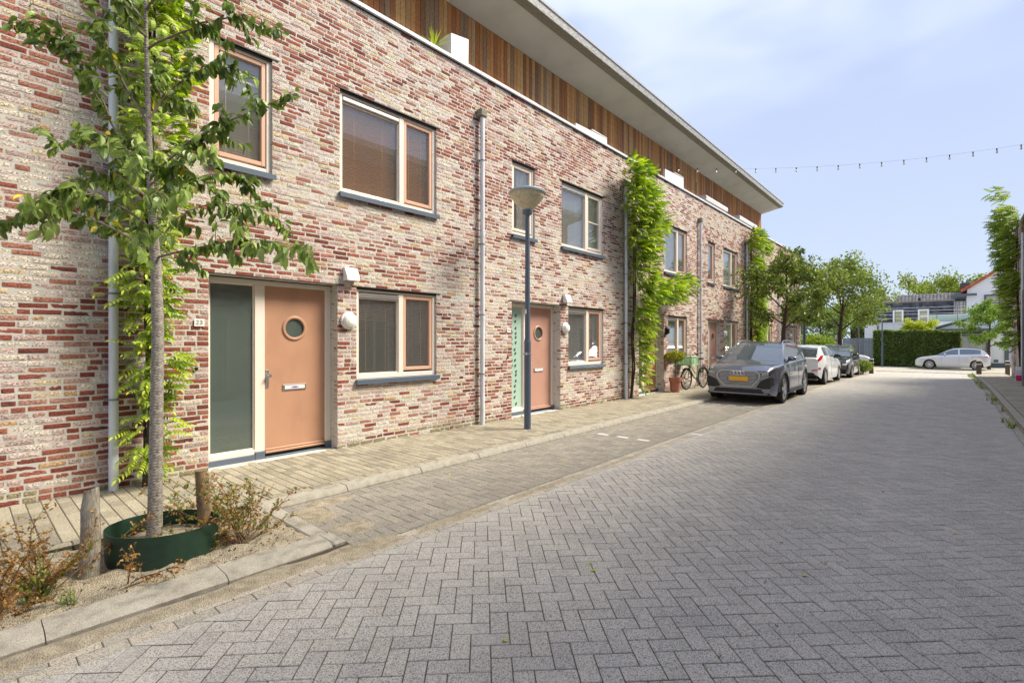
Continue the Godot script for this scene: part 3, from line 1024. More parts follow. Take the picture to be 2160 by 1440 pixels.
func main_roof() -> void:
	var s0 := -4.37
	var s1 := 28.2
	var roof := thing("long_roof", "long sloping roof slab with wide grey soffit over the row of houses", "roof", P(0, 8.2, s0))
	var L := s1 - s0
	# soffit panels, each with its own joint
	var n := 12
	for j in n:
		var b := MB.new()
		var a := L * j / n + 0.003
		var e := L * (j + 1) / n - 0.003
		b.quad(P(-0.78, 0.06, a), P(0.06, 0.225, a), P(0.06, 0.225, e), P(-0.78, 0.06, e))
		b.quad(P(-0.78, 0.09, e), P(0.06, 0.255, e), P(0.06, 0.255, a), P(-0.78, 0.09, a))
		part(roof, "soffit_panel", b, M.soffit)
	var lip := MB.new()
	lip.prism(PackedVector2Array([Vector2(0.064, 0.224), Vector2(0.23, 0.257), Vector2(0.23, 0.3), Vector2(0.064, 0.3)]), -L, 0.0)
	part(roof, "eave_strip", lip, M.mould)
	var fa := MB.new()
	fa.prism(PackedVector2Array([Vector2(0.231, 0.262), Vector2(0.25, 0.262), Vector2(0.27, 0.43), Vector2(0.231, 0.43)]), -L, 0.0)
	part(roof, "fascia", fa, M.fascia)
	var gt := MB.new()
	gt.prism(PackedVector2Array([Vector2(0.2, 0.431), Vector2(0.29, 0.431), Vector2(0.3, 0.47), Vector2(0.2, 0.49)]), -L - 0.03, 0.0)
	part(roof, "gutter_edge", gt, M.zinc)
	var top := MB.new()
	top.prism(PackedVector2Array([Vector2(-9.0, -0.05), Vector2(-0.8, 0.1), Vector2(0.22, 0.31), Vector2(0.2, 0.48), Vector2(-9.0, 0.2)]), -L + 0.004, -0.004)
	part(roof, "roof_deck", top, M.zinc_dark)
	var end := MB.new()
	end.box(P(-8.9, -2.1, L - 0.02), P(-0.812, 0.05, L - 0.05))
	part(roof, "end_wall", end, M.wood[1])

func terrace_things() -> void:
	# a white planter with a fan of palm leaves, and the white boxes along the parapet
	var pl := thing("white_planter", "tall white planter with tapered side standing on the roof terrace", "planter", P(-0.42, 6.15, 6.28))
	var b := MB.new()
	b.prism(PackedVector2Array([Vector2(-0.2, 0), Vector2(0.2, 0), Vector2(0.22, 1.18), Vector2(-0.22, 1.1)]), -0.17, 0.17, Transform3D(Basis(Vector3.UP, PI / 2), Vector3.ZERO))
	part(pl, "box", b, M.white)
	var palm := thing("potted_palm", "small bright fan palm behind the parapet beside the white planter", "plant", P(-0.33, 6.15, 5.72))
	var st := MB.new()
	st.tube([Vector3.ZERO, Vector3(0, 0.72, 0)], [0.05, 0.04], 8)
	part(palm, "trunk", st, M.bark_dark)
	for j in 34:
		var lf := MB.new()
		var an := rr(0, TAU)
		var up := rr(0.1, 1.4)
		var d := Vector3(cos(an) * cos(up), sin(up), sin(an) * cos(up))
		var side := d.cross(Vector3.UP).normalized() * 0.012
		var o := Vector3(0, 0.72, 0)
		var m := o + d * 0.2
		var e := o + d * rr(0.32, 0.42) + Vector3(0, -0.04, 0)
		lf.quad(o - side * 0.4, o + side * 0.4, m + side, m - side)
		lf.tri(m - side, m + side, e)
		part(palm, "frond", lf, M.palm)
	var boxes := [[8.0, 10.3, 11.8, 6.15, 7.09, "low white terrace screen above the second house"], [0, 15.5, 17.0, 6.15, 7.3, "white terrace screen above the vine-covered house"]]
	for q in boxes:
		var t := thing("terrace_screen", q[5], "screen", P(-0.4, 6.15, q[1]))
		var m := MB.new()
		m.prism(PackedVector2Array([Vector2(0, 0), Vector2(q[2] - q[1], 0), Vector2(q[2] - q[1], q[4] - 6.15), Vector2(0, q[4] - 6.15 - 0.06)]), -0.03, 0.03, Transform3D(Basis(Vector3.UP, PI / 2), Vector3.ZERO))
		part(t, "panel", m, M.white)
		var rl := MB.new()
		rl.cbox(P(-0.04, q[4] - 6.15 + 0.002, q[2] - q[1]), P(0.04, q[4] - 6.15 + 0.03, (q[2] - q[1]) * 0.5), 0.005)
		part(t, "top_rail", rl, M.white)
	for q in [[19.4, 21.9, "white awning cassette on the boards above the bicycle house"], [23.5, 26.2, "white awning cassette on the last boarded storey"]]:
		var t := thing("awning_box", q[2], "awning", P(-0.62, 7.15, q[0]))
		var m := MB.new()
		var w: float = q[1] - q[0]
		m.prism(PackedVector2Array([Vector2(-0.16, 0.0), Vector2(0.16, -0.06), Vector2(0.18, 0.04), Vector2(0.16, 0.12), Vector2(-0.16, 0.14)]), -w, 0.0)
		part(t, "cassette", m, M.white)
		var c := MB.new()
		c.box(P(-0.15, -0.02, w + 0.012), P(0.16, 0.11, w + 0.001))
		c.box(P(-0.15, -0.02, -0.001), P(0.16, 0.11, -0.012))
		part(t, "end_cap", c, M.zinc)
	var cp := thing("copper_rail", "thin copper-coloured rail along the parapet beside the planter", "rail", P(-0.3, 6.64, 6.5))
	var cr := MB.new()
	cr.cbox(P(-0.03, 0.19, 2.2), P(0.0, 0.27, 0.0), 0.006)
	part(cp, "top_bar", cr, mat(rgb(214, 170, 150), 0.5))
	for j in 3:
		var po := MB.new()
		po.box(P(-0.025, 0.0, 0.1 + j * 1.0), P(-0.005, 0.189, 0.07 + j * 1.0))
		part(cp, "bracket", po, M.zinc_dark)

# ---------------------------------------------------------------- the ground
func gy(s: float) -> float:
	return -0.06 - 0.37 * clampf((s - 22.0) / 24.0, 0.0, 1.0)

func strip(x0: float, x1: float, y: float, s0: float, s1: float, y1 := 1e9) -> MB:
	var b := MB.new()
	y1 = y if y1 > 1e8 else y1
	var cuts := [s0]
	for c in [22.0, 46.0]:
		if c > s0 and c < s1:
			cuts.append(c)
	cuts.append(s1)
	for i in cuts.size() - 1:
		var a: float = cuts[i]
		var e: float = cuts[i + 1]
		b.quad(P(x0, gy(a) + 0.06 + y, a), P(x1, gy(a) + 0.06 + y1, a), P(x1, gy(e) + 0.06 + y1, e), P(x0, gy(e) + 0.06 + y, e))
	return b

func paver_mesh(l: float, w: float, seed_: int) -> ArrayMesh:
	var r := RandomNumberGenerator.new()
	r.seed = seed_
	var b := MB.new()
	b.cbox(Vector3(-l / 2, -0.04, -w / 2), Vector3(l / 2, 0, w / 2), 0.0035)
	return b.mesh()

# list of [x, s, turn, tone]; the nearest become single pavers of the sheet, the rest one piece
func lay(base: Node3D, list: Array, m: ArrayMesh, y: float, material: StandardMaterial3D, tones: Array, tone_mats: Array, singles: int, tilt: float) -> void:
	var order := range(list.size())
	var depth := PackedFloat32Array()
	for e in list:
		depth.append(seen_depth(P(e[0], y, e[1])))
	order.sort_custom(func(i, j): return depth[i] < depth[j])
	var arr := m.surface_get_arrays(0)
	var rest := MB.new()
	rest.coloured = true
	for k in order.size():
		var e: Array = list[order[k]]
		var bs := Basis(Vector3.UP, e[2]) * Basis(Vector3(1, 0, 0), rr(-tilt, tilt)) * Basis(Vector3(0, 0, 1), rr(-tilt, tilt))
		if e.size() > 4:
			bs = bs.scaled_local(Vector3(e[4], 1, 1))
		var at := P(e[0], y + gy(e[1]) + 0.06 + rr(-0.0015, 0.0015), e[1])
		if k < singles and depth[order[k]] < 1e5:
			piece(base, "paver", m, tone_mats[e[3]], Transform3D(bs, at))
		else:
			var c: Color = tones[e[3]]
			var f := rr(0.95, 1.05)
			rest.add(arr, Transform3D(bs, at), Color(c.r * f, c.g * f, c.b * f))
	var o := part(base, "paving", rest, material)
	o.set_meta("kind", "stuff")

func tone_set(list: Array) -> Array:
	var cols := []
	var mats := []
	for t in list:
		var c := rgb(t[0], t[1], t[2])
		cols.append(c.srgb_to_linear())
		var m: StandardMaterial3D = M.paver.duplicate()
		m.vertex_color_use_as_albedo = false
		m.albedo_color = c
		mats.append(m)
	return [cols, mats]

func ground() -> void:
	# the sheet that reaches the horizon
	var b := MB.new()
	b.quad(P(-400, -0.62, -300), P(400, -0.62, -300), P(400, -0.62, 500), P(-400, -0.62, 500))
	setting("ground", b, M.sand)
	# road bed and road pavers in a herringbone laid at 45 degrees
	var road := setting("road", strip(3.15, 7.62, -0.0642, -6.0, 39.5), M.joint)
	var a := 0.1062
	var list := []
	var r2 := sqrt(0.5)
	var cut := []
	for i in range(-330, 420):
		for j in range(-420, 331):
			var m := posmod(i - j, 4)
			if m != 0 and m != 3:
				continue
			var p := (i + (1.0 if m == 0 else 0.5)) * a
			var q := (j + (0.5 if m == 0 else 1.0)) * a
			var x := (p + q) * r2 + 5.4
			var s := (p - q) * r2 + 10.0
			if x < 3.28 or x > 7.6 or s < -1.5 or s > 38.4:
				continue
			if x < 3.50 or x > 7.38:
				cut.append([x, s, m])
				continue
			list.append([x, s, PI / 4 + (0.0 if m == 0 else PI / 2), rng.randi() % 5])
	# pavers turn by 45 degrees: the first axis of the bond runs along (x + s)
	var rt := tone_set([[196, 192, 184], [193, 189, 181], [200, 195, 187], [190, 186, 179], [198, 193, 184]])
	lay(road, list, paver_mesh(0.2070, 0.1012, 1), -0.06, M.paver, rt[0], rt[1], 300, 0.004)
	# pavers cut to fit along both edges
	var cm := MB.new()
	cm.coloured = true
	var frame := PackedVector2Array([Vector2(3.383, -3), Vector2(7.497, -3), Vector2(7.497, 38.5), Vector2(3.383, 38.5)])
	for q in cut:
		var pd := Vector2(r2, r2) if q[2] == 0 else Vector2(r2, -r2)
		var qd := Vector2(-pd.y, pd.x)
		var o := Vector2(q[0], q[1])
		var poly := PackedVector2Array([o - pd * 0.104 - qd * 0.0515, o + pd * 0.104 - qd * 0.0515, o + pd * 0.104 + qd * 0.0515, o - pd * 0.104 + qd * 0.0515])
		cm.color = rt[0][rng.randi() % 5]
		for c in Geometry2D.intersect_polygons(poly, frame):
			if c.size() > 2:
				var y := gy(q[1])
				cm.prism(c, y - 0.03, y + rr(-0.001, 0.001), Transform3D(Basis(Vector3(1, 0, 0), Vector3(0, 0, -1), Vector3(0, 1, 0)), Vector3.ZERO))
	var co := part(road, "cut_pavers", cm, M.paver)
	co.set_meta("kind", "stuff")
	# two rows of pavers lengthwise along both edges of the road
	var edge := []
	for row in [[3.22, 0.0], [3.325, 0.1], [7.555, 0.05]]:
		var s: float = -1.5 + row[1]
		while s < 38.0:
			edge.append([row[0], s, PI / 2, rng.randi() % 5])
			s += 0.2124
	var band := setting("road_edge", strip(3.165, 3.38, -0.0648, -1.6, 39.5), M.sand)
	lay(band, edge, paver_mesh(0.2085, 0.1, 2), -0.0605, M.paver, tone_set([[190, 183, 168], [180, 174, 161], [200, 190, 173], [186, 178, 165], [196, 188, 172]])[0], tone_set([[190, 183, 168], [180, 174, 161], [200, 190, 173], [186, 178, 165], [196, 188, 172]])[1], 40, 0.004)
	# the far plateau at the crossing, with its white teeth
	var far := MB.new()
	far.quad(P(-20, -0.421, 38.6), P(30, -0.421, 38.6), P(30, -0.421, 60), P(-20, -0.421, 60))
	var plat := setting("crossing", far, M.concrete)
	for j in 8:
		var w := MB.new()
		var x := 3.7 + j * 0.5
		var h := gy(37.8) + 0.004
		w.quad(P(x, h, 37.4 + 0.35 * (j % 2)), P(x + 0.26, h, 37.4 + 0.35 * (j % 2)), P(x + 0.26, h - 0.012, 38.3), P(x, h - 0.012, 38.3))
		part(plat, "painted_tooth", w, M.paint_line)
	# parking bay: herringbone square to the kerb
	var bay := setting("parking_bay", strip(1.76, 3.17, -0.0646, 1.6, 36.0), M.joint)
	list = []
	cut = []
	for i in range(-20, 40):
		for j in range(-10, 320):
			var m := posmod(i - j, 4)
			if m != 0 and m != 3:
				continue
			var x := 1.76 + (i + (1.0 if m == 0 else 0.5)) * a
			var s := 2.06 + (j + (0.5 if m == 0 else 1.0)) * a
			if x < 1.7 or x > 3.25 or s < 1.95 or s > 35.9:
				continue
			if x < 1.9 or x > 3.05 or s < 2.2:
				cut.append([x, s, m])
				continue
			list.append([x, s, 0.0 if m == 0 else PI / 2, rng.randi() % 5])
	lay(bay, list, paver_mesh(0.2070, 0.1012, 3), -0.06, M.paver, tone_set([[168, 162, 149], [162, 156, 144], [173, 166, 153], [158, 152, 141], [170, 163, 149]])[0], tone_set([[168, 162, 149], [162, 156, 144], [173, 166, 153], [158, 152, 141], [170, 163, 149]])[1], 300, 0.004)
	cm = MB.new()
	cm.coloured = true
	frame = PackedVector2Array([Vector2(1.795, 2.09), Vector2(3.163, 2.09), Vector2(3.163, 35.9), Vector2(1.795, 35.9)])
	for q in cut:
		var hx := 0.1035 if q[2] == 0 else 0.0506
		var hs := 0.0506 if q[2] == 0 else 0.1035
		var poly := PackedVector2Array([Vector2(q[0] - hx, q[1] - hs), Vector2(q[0] + hx, q[1] - hs), Vector2(q[0] + hx, q[1] + hs), Vector2(q[0] - hx, q[1] + hs)])
		cm.color = lin(166, 160, 147) * rr(0.92, 1.06)
		for c in Geometry2D.intersect_polygons(poly, frame):
			if c.size() > 2:
				cm.prism(c, gy(q[1]) - 0.03, gy(q[1]) + rr(-0.001, 0.001), Transform3D(Basis(Vector3(1, 0, 0), Vector3(0, 0, -1), Vector3(0, 1, 0)), Vector3.ZERO))
	co = part(bay, "cut_pavers", cm, M.paver)
	co.set_meta("kind", "stuff")
	# dashed white marks across the bay
	for q in [[2.02, 7.42], [2.4, 7.42], [2.78, 7.42], [3.24, 8.5], [2.02, 13.0], [2.4, 13.0], [2.78, 13.0], [2.6, 32.4]]:
		var w := MB.new()
		w.box(P(q[0], gy(q[1]) - 0.01, q[1] + 0.1), P(q[0] + 0.2, gy(q[1]) + 0.0035, q[1]))
		part(bay, "painted_mark", w, M.paint_line)
	# left pavement: rows of tan pavers square to the wall, a lengthwise row along the kerb
	var walk := setting("left_pavement", strip(-0.3, 1.61, -0.0042, -4.0, 40.0), M.joint)
	list = []
	var row := 0
	var s2 := -1.0
	while s2 < 30.0:
		var x := 0.0 - (0.106 if row % 2 else 0.0) + rr(-0.01, 0.01)
		while x < 1.47:
			var l := 0.2124
			var lo := maxf(x, -0.24)
			var hi := minf(x + l, 1.482)
			if hi - lo > 0.04:
				list.append([(lo + hi) / 2, s2, 0.0, rng.randi() % 6, (hi - lo) / l])
			x += l
		s2 += 0.1062
		row += 1
	s2 = -1.0
	while s2 < 30.0:
		list.append([1.54, s2, PI / 2, rng.randi() % 6])
		s2 += 0.2124
	var wt := tone_set([[176, 167, 146], [166, 158, 137], [186, 177, 154], [156, 149, 131], [172, 163, 142], [180, 172, 152]])
	lay(walk, list, paver_mesh(0.2040, 0.1000, 4), 0.0, M.paver, wt[0], wt[1], 300, 0.006)
	# kerb stones of the left pavement
	var kerb := setting("left_kerb", strip(1.60, 1.78, -0.07, 1.75, 38.0), M.joint)
	var s := 1.80
	while s < 38.0:
		var k := MB.new()
		var yy := gy(s) + 0.06
		var tx := rr(-0.003, 0.003)
		k.prism(PackedVector2Array([Vector2(1.607, -0.2), Vector2(1.79, -0.2), Vector2(1.785, -0.048), Vector2(1.765, -0.02), Vector2(1.745, -0.001), Vector2(1.735, 0.003), Vector2(1.612, 0.004), Vector2(1.607, 0.0)]), -0.992, -0.004, Transform3D(Basis.IDENTITY, P(tx, yy, s)))
		part(kerb, "kerb_stone", k, M.concrete)
		s += 1.0
	# right pavement and its kerb
	var rw := setting("right_pavement", strip(7.6, 8.95, 0.045, -4.0, 39.0), M.joint)
	list = []
	row = 0
	s2 = 8.0
	while s2 < 38.0:
		var x := 7.745 - (0.106 if row % 2 else 0.0)
		while x < 8.85:
			var l := 0.2124
			var lo := maxf(x, 7.75)
			var hi := minf(x + l, 8.85)
			if hi - lo > 0.04:
				list.append([(lo + hi) / 2, s2, 0.0, rng.randi() % 6, (hi - lo) / l])
			x += l
		s2 += 0.1062
		row += 1
	lay(rw, list, paver_mesh(0.2085, 0.1020, 5), 0.05, M.paver, wt[0], wt[1], 0, 0.006)
	var rk := setting("right_kerb", strip(7.6, 7.74, 0.02, -4.0, 39.0), M.joint)
	s = 5.0
	while s < 38.0:
		var k := MB.new()
		var yy := gy(s + 0.5) + 0.06
		k.cbox(P(7.605, -0.2 + yy, s + 0.993), P(7.738, 0.056 + yy, s + 0.003), 0.012)
		part(rk, "kerb_stone", k, M.concrete)
		s += 1.0

# ---------------------------------------------------------------- plants
func leaf_mesh(l: float, w: float, fold: float, droop: float) -> ArrayMesh:
	# a pointed leaf along +x, folded on its midrib and bending down
	var b := MB.new()
	var ts := [0.0, 0.22, 0.5, 0.78, 1.0]
	var ws := [0.06, 0.8, 1.0, 0.62, 0.0]
	for side in [-1.0, 1.0]:
		for i in 4:
			var a := Vector3(ts[i] * l, -droop * l * ts[i] * ts[i], 0)
			var d := Vector3(ts[i + 1] * l, -droop * l * ts[i + 1] * ts[i + 1], 0)
			var ae := a + Vector3(0, fold * ws[i] * w, side * ws[i] * w)
			var de := d + Vector3(0, fold * ws[i + 1] * w, side * ws[i + 1] * w)
			if side > 0:
				b.quad(a, ae, de, d)
			else:
				b.quad(a, d, de, ae)
	return b.mesh()

func compound_leaf(l: float, pairs: int, lw: float) -> ArrayMesh:
	var b := MB.new()
	var one := leaf_mesh(lw * 3.2, lw * 0.62, 0.25, 0.25).surface_get_arrays(0)
	for i in pairs:
		var t := (i + 1.0) / (pairs + 0.6)
		var at := Vector3(t * l, -0.35 * l * t * t, 0)
		for side in [-1.0, 1.0]:
			var bs := Basis(Vector3.UP, -side * 1.0) * Basis(Vector3(0, 0, 1), -0.3) * Basis(Vector3(1, 0, 0), side * 0.25)
			b.add(one, Transform3D(bs.scaled(Vector3.ONE * (0.8 + 0.3 * sin(PI * t))), at), Color.WHITE)
	b.add(one, Transform3D(Basis(Vector3(0, 0, 1), -0.6), Vector3(l, -0.35 * l, 0)), Color.WHITE)
	b.tube([Vector3.ZERO, Vector3(0.5 * l, -0.09 * l, 0), Vector3(l, -0.35 * l, 0)], [0.0016], 3, false)
	return b.mesh()

func aim(dir: Vector3, roll: float, scale: float) -> Basis:
	var x := dir.normalized()
	var z := x.cross(Vector3.UP)
	if z.length() < 0.05:
		z = x.cross(Vector3.RIGHT)
	z = z.normalized()
	var y := z.cross(x)
	return (Basis(x, y, z) * Basis(Vector3(1, 0, 0), roll)).scaled(Vector3.ONE * scale)

func jitter() -> Vector3:
	return Vector3(rr(-1, 1), rr(-1, 1), rr(-1, 1))

# puts the leaves on: the nearest as single leaves, the others as one mass
func hang_leaves(root: Node3D, spots: Array, meshes: Array, tones: Array, singles: int, m: StandardMaterial3D) -> void:
	var mats := []
	for t in tones:
		var q: StandardMaterial3D = m.duplicate()
		q.vertex_color_use_as_albedo = false
		q.albedo_color = t.linear_to_srgb()
		mats.append(q)
	var order := range(spots.size())
	var depth := PackedFloat32Array()
	for s in spots:
		depth.append(seen_depth(root.position + s[0].origin))
	if singles > 0:
		order.sort_custom(func(i, j): return depth[i] < depth[j])
	var xfs := []
	var cols := []
	for k in order.size():
		var s: Array = spots[order[k]]
		if k < singles and depth[order[k]] < 1e5:
			piece(root, "leaf", meshes[rng.randi() % meshes.size()], mats[s[1]], s[0])
		else:
			xfs.append(s[0])
			var c: Color = tones[s[1]]
			var f := rr(0.75, 1.25)
			cols.append(Color(c.r * f, c.g * f, c.b * f * rr(0.9, 1.1)))
	scatter(root, "foliage", meshes[0], m, xfs, cols)

func young_tree() -> void:
	var root := thing("young_tree", "young tree with pale ringed bark growing in the green plastic ring", "tree", P(2.04, 0.0, 1.01))
	var o := Vector3(2.04, 0.0, -1.01)
	var pts := []
	for q in [[2.04, -0.05, 1.01], [2.045, 0.25, 1.015], [2.06, 0.9, 1.02], [2.06, 1.63, 1.03], [2.05, 2.14, 1.02], [2.03, 2.73, 0.99], [2.01, 3.28, 0.98], [2.0, 3.82, 0.97], [1.99, 4.41, 0.96], [1.99, 4.9, 0.96]]:
		pts.append(P(q[0], q[1], q[2]) - o)
	var tb := MB.new()
	tb.tube(pts, [0.056, 0.049, 0.044, 0.040, 0.037, 0.024, 0.018, 0.014, 0.01, 0.005], 16)
	part(root, "trunk", tb, M.bark)
	var br := [
		[[2.06, 2.2, 1.02], [2.53, 2.25, 1.18], [2.95, 2.27, 1.35], [3.23, 2.23, 1.46], [3.43, 2.17, 1.57]],
		[[2.05, 2.29, 1.02], [2.08, 2.55, 1.17], [2.11, 2.69, 1.4], [2.26, 2.68, 1.67], [2.39, 2.53, 1.85]],
		[[2.03, 2.86, 1.0], [2.28, 3.05, 1.15], [2.5, 3.16, 1.28], [2.76, 3.26, 1.45], [3.05, 3.38, 1.64]],
		[[2.04, 2.62, 1.0], [1.87, 2.88, 1.26], [1.94, 3.01, 1.52], [2.12, 2.98, 1.75]],
		[[2.02, 3.28, 0.99], [2.05, 3.58, 1.15], [2.08, 3.82, 1.37], [2.3, 3.77, 1.64]],
		[[2.01, 3.82, 0.98], [2.22, 3.95, 1.17], [2.47, 4.06, 1.39], [2.75, 3.96, 1.7]],
		[[2.03, 2.76, 0.99], [2.54, 2.87, 1.05], [2.9, 2.83, 1.1]],
		[[2.04, 2.25, 1.0], [1.78, 2.41, 0.84], [1.43, 2.57, 0.6], [1.18, 2.57, 0.38], [0.94, 2.47, 0.23]],
		[[2.03, 2.43, 0.99], [2.13, 2.55, 0.75], [2.19, 2.56, 0.54], [2.23, 2.27, 0.37]],
		[[2.02, 2.8, 0.99], [1.78, 3.15, 0.84], [1.64, 3.52, 0.72], [1.38, 3.92, 0.55], [1.1, 4.13, 0.3]],
		[[2.01, 3.02, 0.98], [1.43, 3.25, 0.87], [1.03, 3.32, 0.71], [0.76, 3.25, 0.54]],
		[[2.01, 3.24, 0.98], [1.83, 3.64, 0.82], [1.7, 4.08, 0.71], [1.62, 4.41, 0.64]],
		[[2.02, 2.65, 0.99], [1.53, 2.9, 0.82], [1.1, 2.87, 0.64], [0.79, 2.69, 0.43]],
		[[2.0, 3.9, 0.97], [2.12, 3.98, 0.81], [2.17, 4.18, 0.72]],
		[[2.0, 4.12, 0.97], [2.26, 4.26, 1.07], [2.53, 4.26, 1.18]],
		[[2.03, 2.54, 0.99], [2.54, 2.6, 0.92], [2.83, 2.45, 0.9]],
		[[2.02, 2.91, 0.99], [2.44, 2.83, 0.83], [2.66, 2.63, 0.76]],
		[[2.03, 2.36, 0.99], [2.4, 2.35, 0.86], [2.63, 2.18, 0.79]],
		[[2.01, 3.5, 0.97], [1.7, 3.75, 1.1], [1.45, 3.85, 1.25]],
		[[2.0, 4.0, 0.97], [1.75, 4.3, 0.9], [1.6, 4.6, 0.85]]]
	var spots := []
	for q in br:
		var cv := Curve3D.new()
		for w in q:
			cv.add_point(P(w[0], w[1], w[2]) - o)
		for i in range(1, cv.point_count - 1):
			var tg := (cv.get_point_position(i + 1) - cv.get_point_position(i - 1)) / 6.0
			cv.set_point_in(i, -tg)
			cv.set_point_out(i, tg)
		var len := cv.get_baked_length()
		var path := []
		var rad := []
		for i in 13:
			path.append(cv.sample_baked(len * i / 12.0) + jitter() * 0.008)
			rad.append(lerpf(0.0095, 0.0022, i / 12.0))
		var bb := MB.new()
		bb.tube(path, rad, 6)
		var limb := part(root, "branch", bb, M.twig_grey)
		# side twigs
		var twigs := [path]
		for k in int(len / 0.11):
			var t := rr(0.15, 0.97)
			var a := cv.sample_baked(len * t)
			var fw := (cv.sample_baked(minf(len * t + 0.05, len)) - a + Vector3(0, 0.001, 0)).normalized()
			var d := (fw * 0.8 + jitter() * 0.9 + Vector3(0, 0.1, 0)).normalized()
			var tl := rr(0.12, 0.36) * (1.15 - 0.5 * t)
			var tw := [a, a + d * tl * 0.5, a + d * tl + Vector3(0, -0.05 * tl, 0)]
			var tm := MB.new()
			tm.tube(tw, [0.003, 0.0022, 0.0015], 4, false)
			part(limb, "twig", tm, M.twig_grey)
			twigs.append(tw)
		for ti in twigs.size():
			var tw: Array = twigs[ti]
			for i in tw.size() - 1:
				var sl: float = (tw[i + 1] - tw[i]).length()
				var nl := int(sl / 0.02) + 1
				for j in nl:
					var f := (j + rng.randf()) / nl
					if ti == 0 and (i + f) / (tw.size() - 1) < 0.22:
						continue
					var at: Vector3 = tw[i].lerp(tw[i + 1], f)
					var fw: Vector3 = (tw[i + 1] - tw[i]).normalized()
					var d := fw * 0.35 + jitter() * 0.75 + Vector3(0, -0.75, 0)
					var tone := rng.randi() % 5
					if rng.randf() < 0.012:
						tone = 5
					spots.append([Transform3D(aim(d, rr(-1.2, 1.2), rr(0.75, 1.2)), at + jitter() * 0.02), tone])
	var meshes := [leaf_mesh(0.084, 0.021, 0.45, 0.3), leaf_mesh(0.088, 0.023, 0.3, 0.4), leaf_mesh(0.076, 0.02, 0.6, 0.2), leaf_mesh(0.085, 0.019, 0.4, 0.5)]
	hang_leaves(root, spots, meshes, [lin(112, 134, 66), lin(98, 120, 58), lin(126, 146, 68), lin(138, 158, 72), lin(108, 130, 72), lin(212, 184, 44)], 300, M.leaf_gloss)

func climber(called: String, label: String, at: Vector3, stem: Array, blobs: Array, count: int, size: float, singles: int, tones: Array, facing := 1.0) -> void:
	# blobs: [x, y, s, rx, ry, rs, weight] relative to the foot
	var root := thing(called, label, "climbing plant", at)
	for k in 3:
		var sb := MB.new()
		var pts := []
		var rad := []
		for i in stem.size():
			var p := P(stem[i][0], stem[i][1], stem[i][2])
			pts.append(p + (Vector3(0.02, 0, 0.03).rotated(Vector3.UP, i * 1.4 + k * 2.1) if i > 0 else Vector3(0.012, 0, 0.02).rotated(Vector3.UP, k * 2.1)))
			rad.append(lerpf(0.03 - 0.007 * k, 0.008, float(i) / stem.size()))
		sb.tube(pts, rad, 7)
		part(root, "stem", sb, M.bark_dark)
	var total := 0.0
	for b in blobs:
		total += b[6]
	var spots := []
	for b in blobs:
		for i in int(count * b[6] / total):
			var j := jitter()
			while j.length() > 1.0:
				j = jitter()
			var p := P(b[0] + j.x * b[3], b[1] + j.y * b[4], b[2] + j.z * b[5])
			var out := Vector3(facing * 0.9, 0.15, 0) + Vector3(j.x * 0.4 * facing, j.y * 0.3, -j.z * 0.9) + jitter() * 0.5
			if j.x * facing < -0.3 and rng.randf() < 0.4:
				out.y -= 0.6
			var tone := 0
			var e := rng.randf()
			if e < 0.38 + j.x * facing * 0.2:
				tone = 1
			elif e < 0.7:
				tone = 2
			elif e < 0.86:
				tone = 3
			spots.append([Transform3D(aim(out, rr(-0.5, 0.5), size * rr(0.7, 1.25)), p), tone])
	hang_leaves(root, spots, [compound_leaf(0.2, 5, 0.021), compound_leaf(0.24, 6, 0.019)], tones, singles, M.leaf)

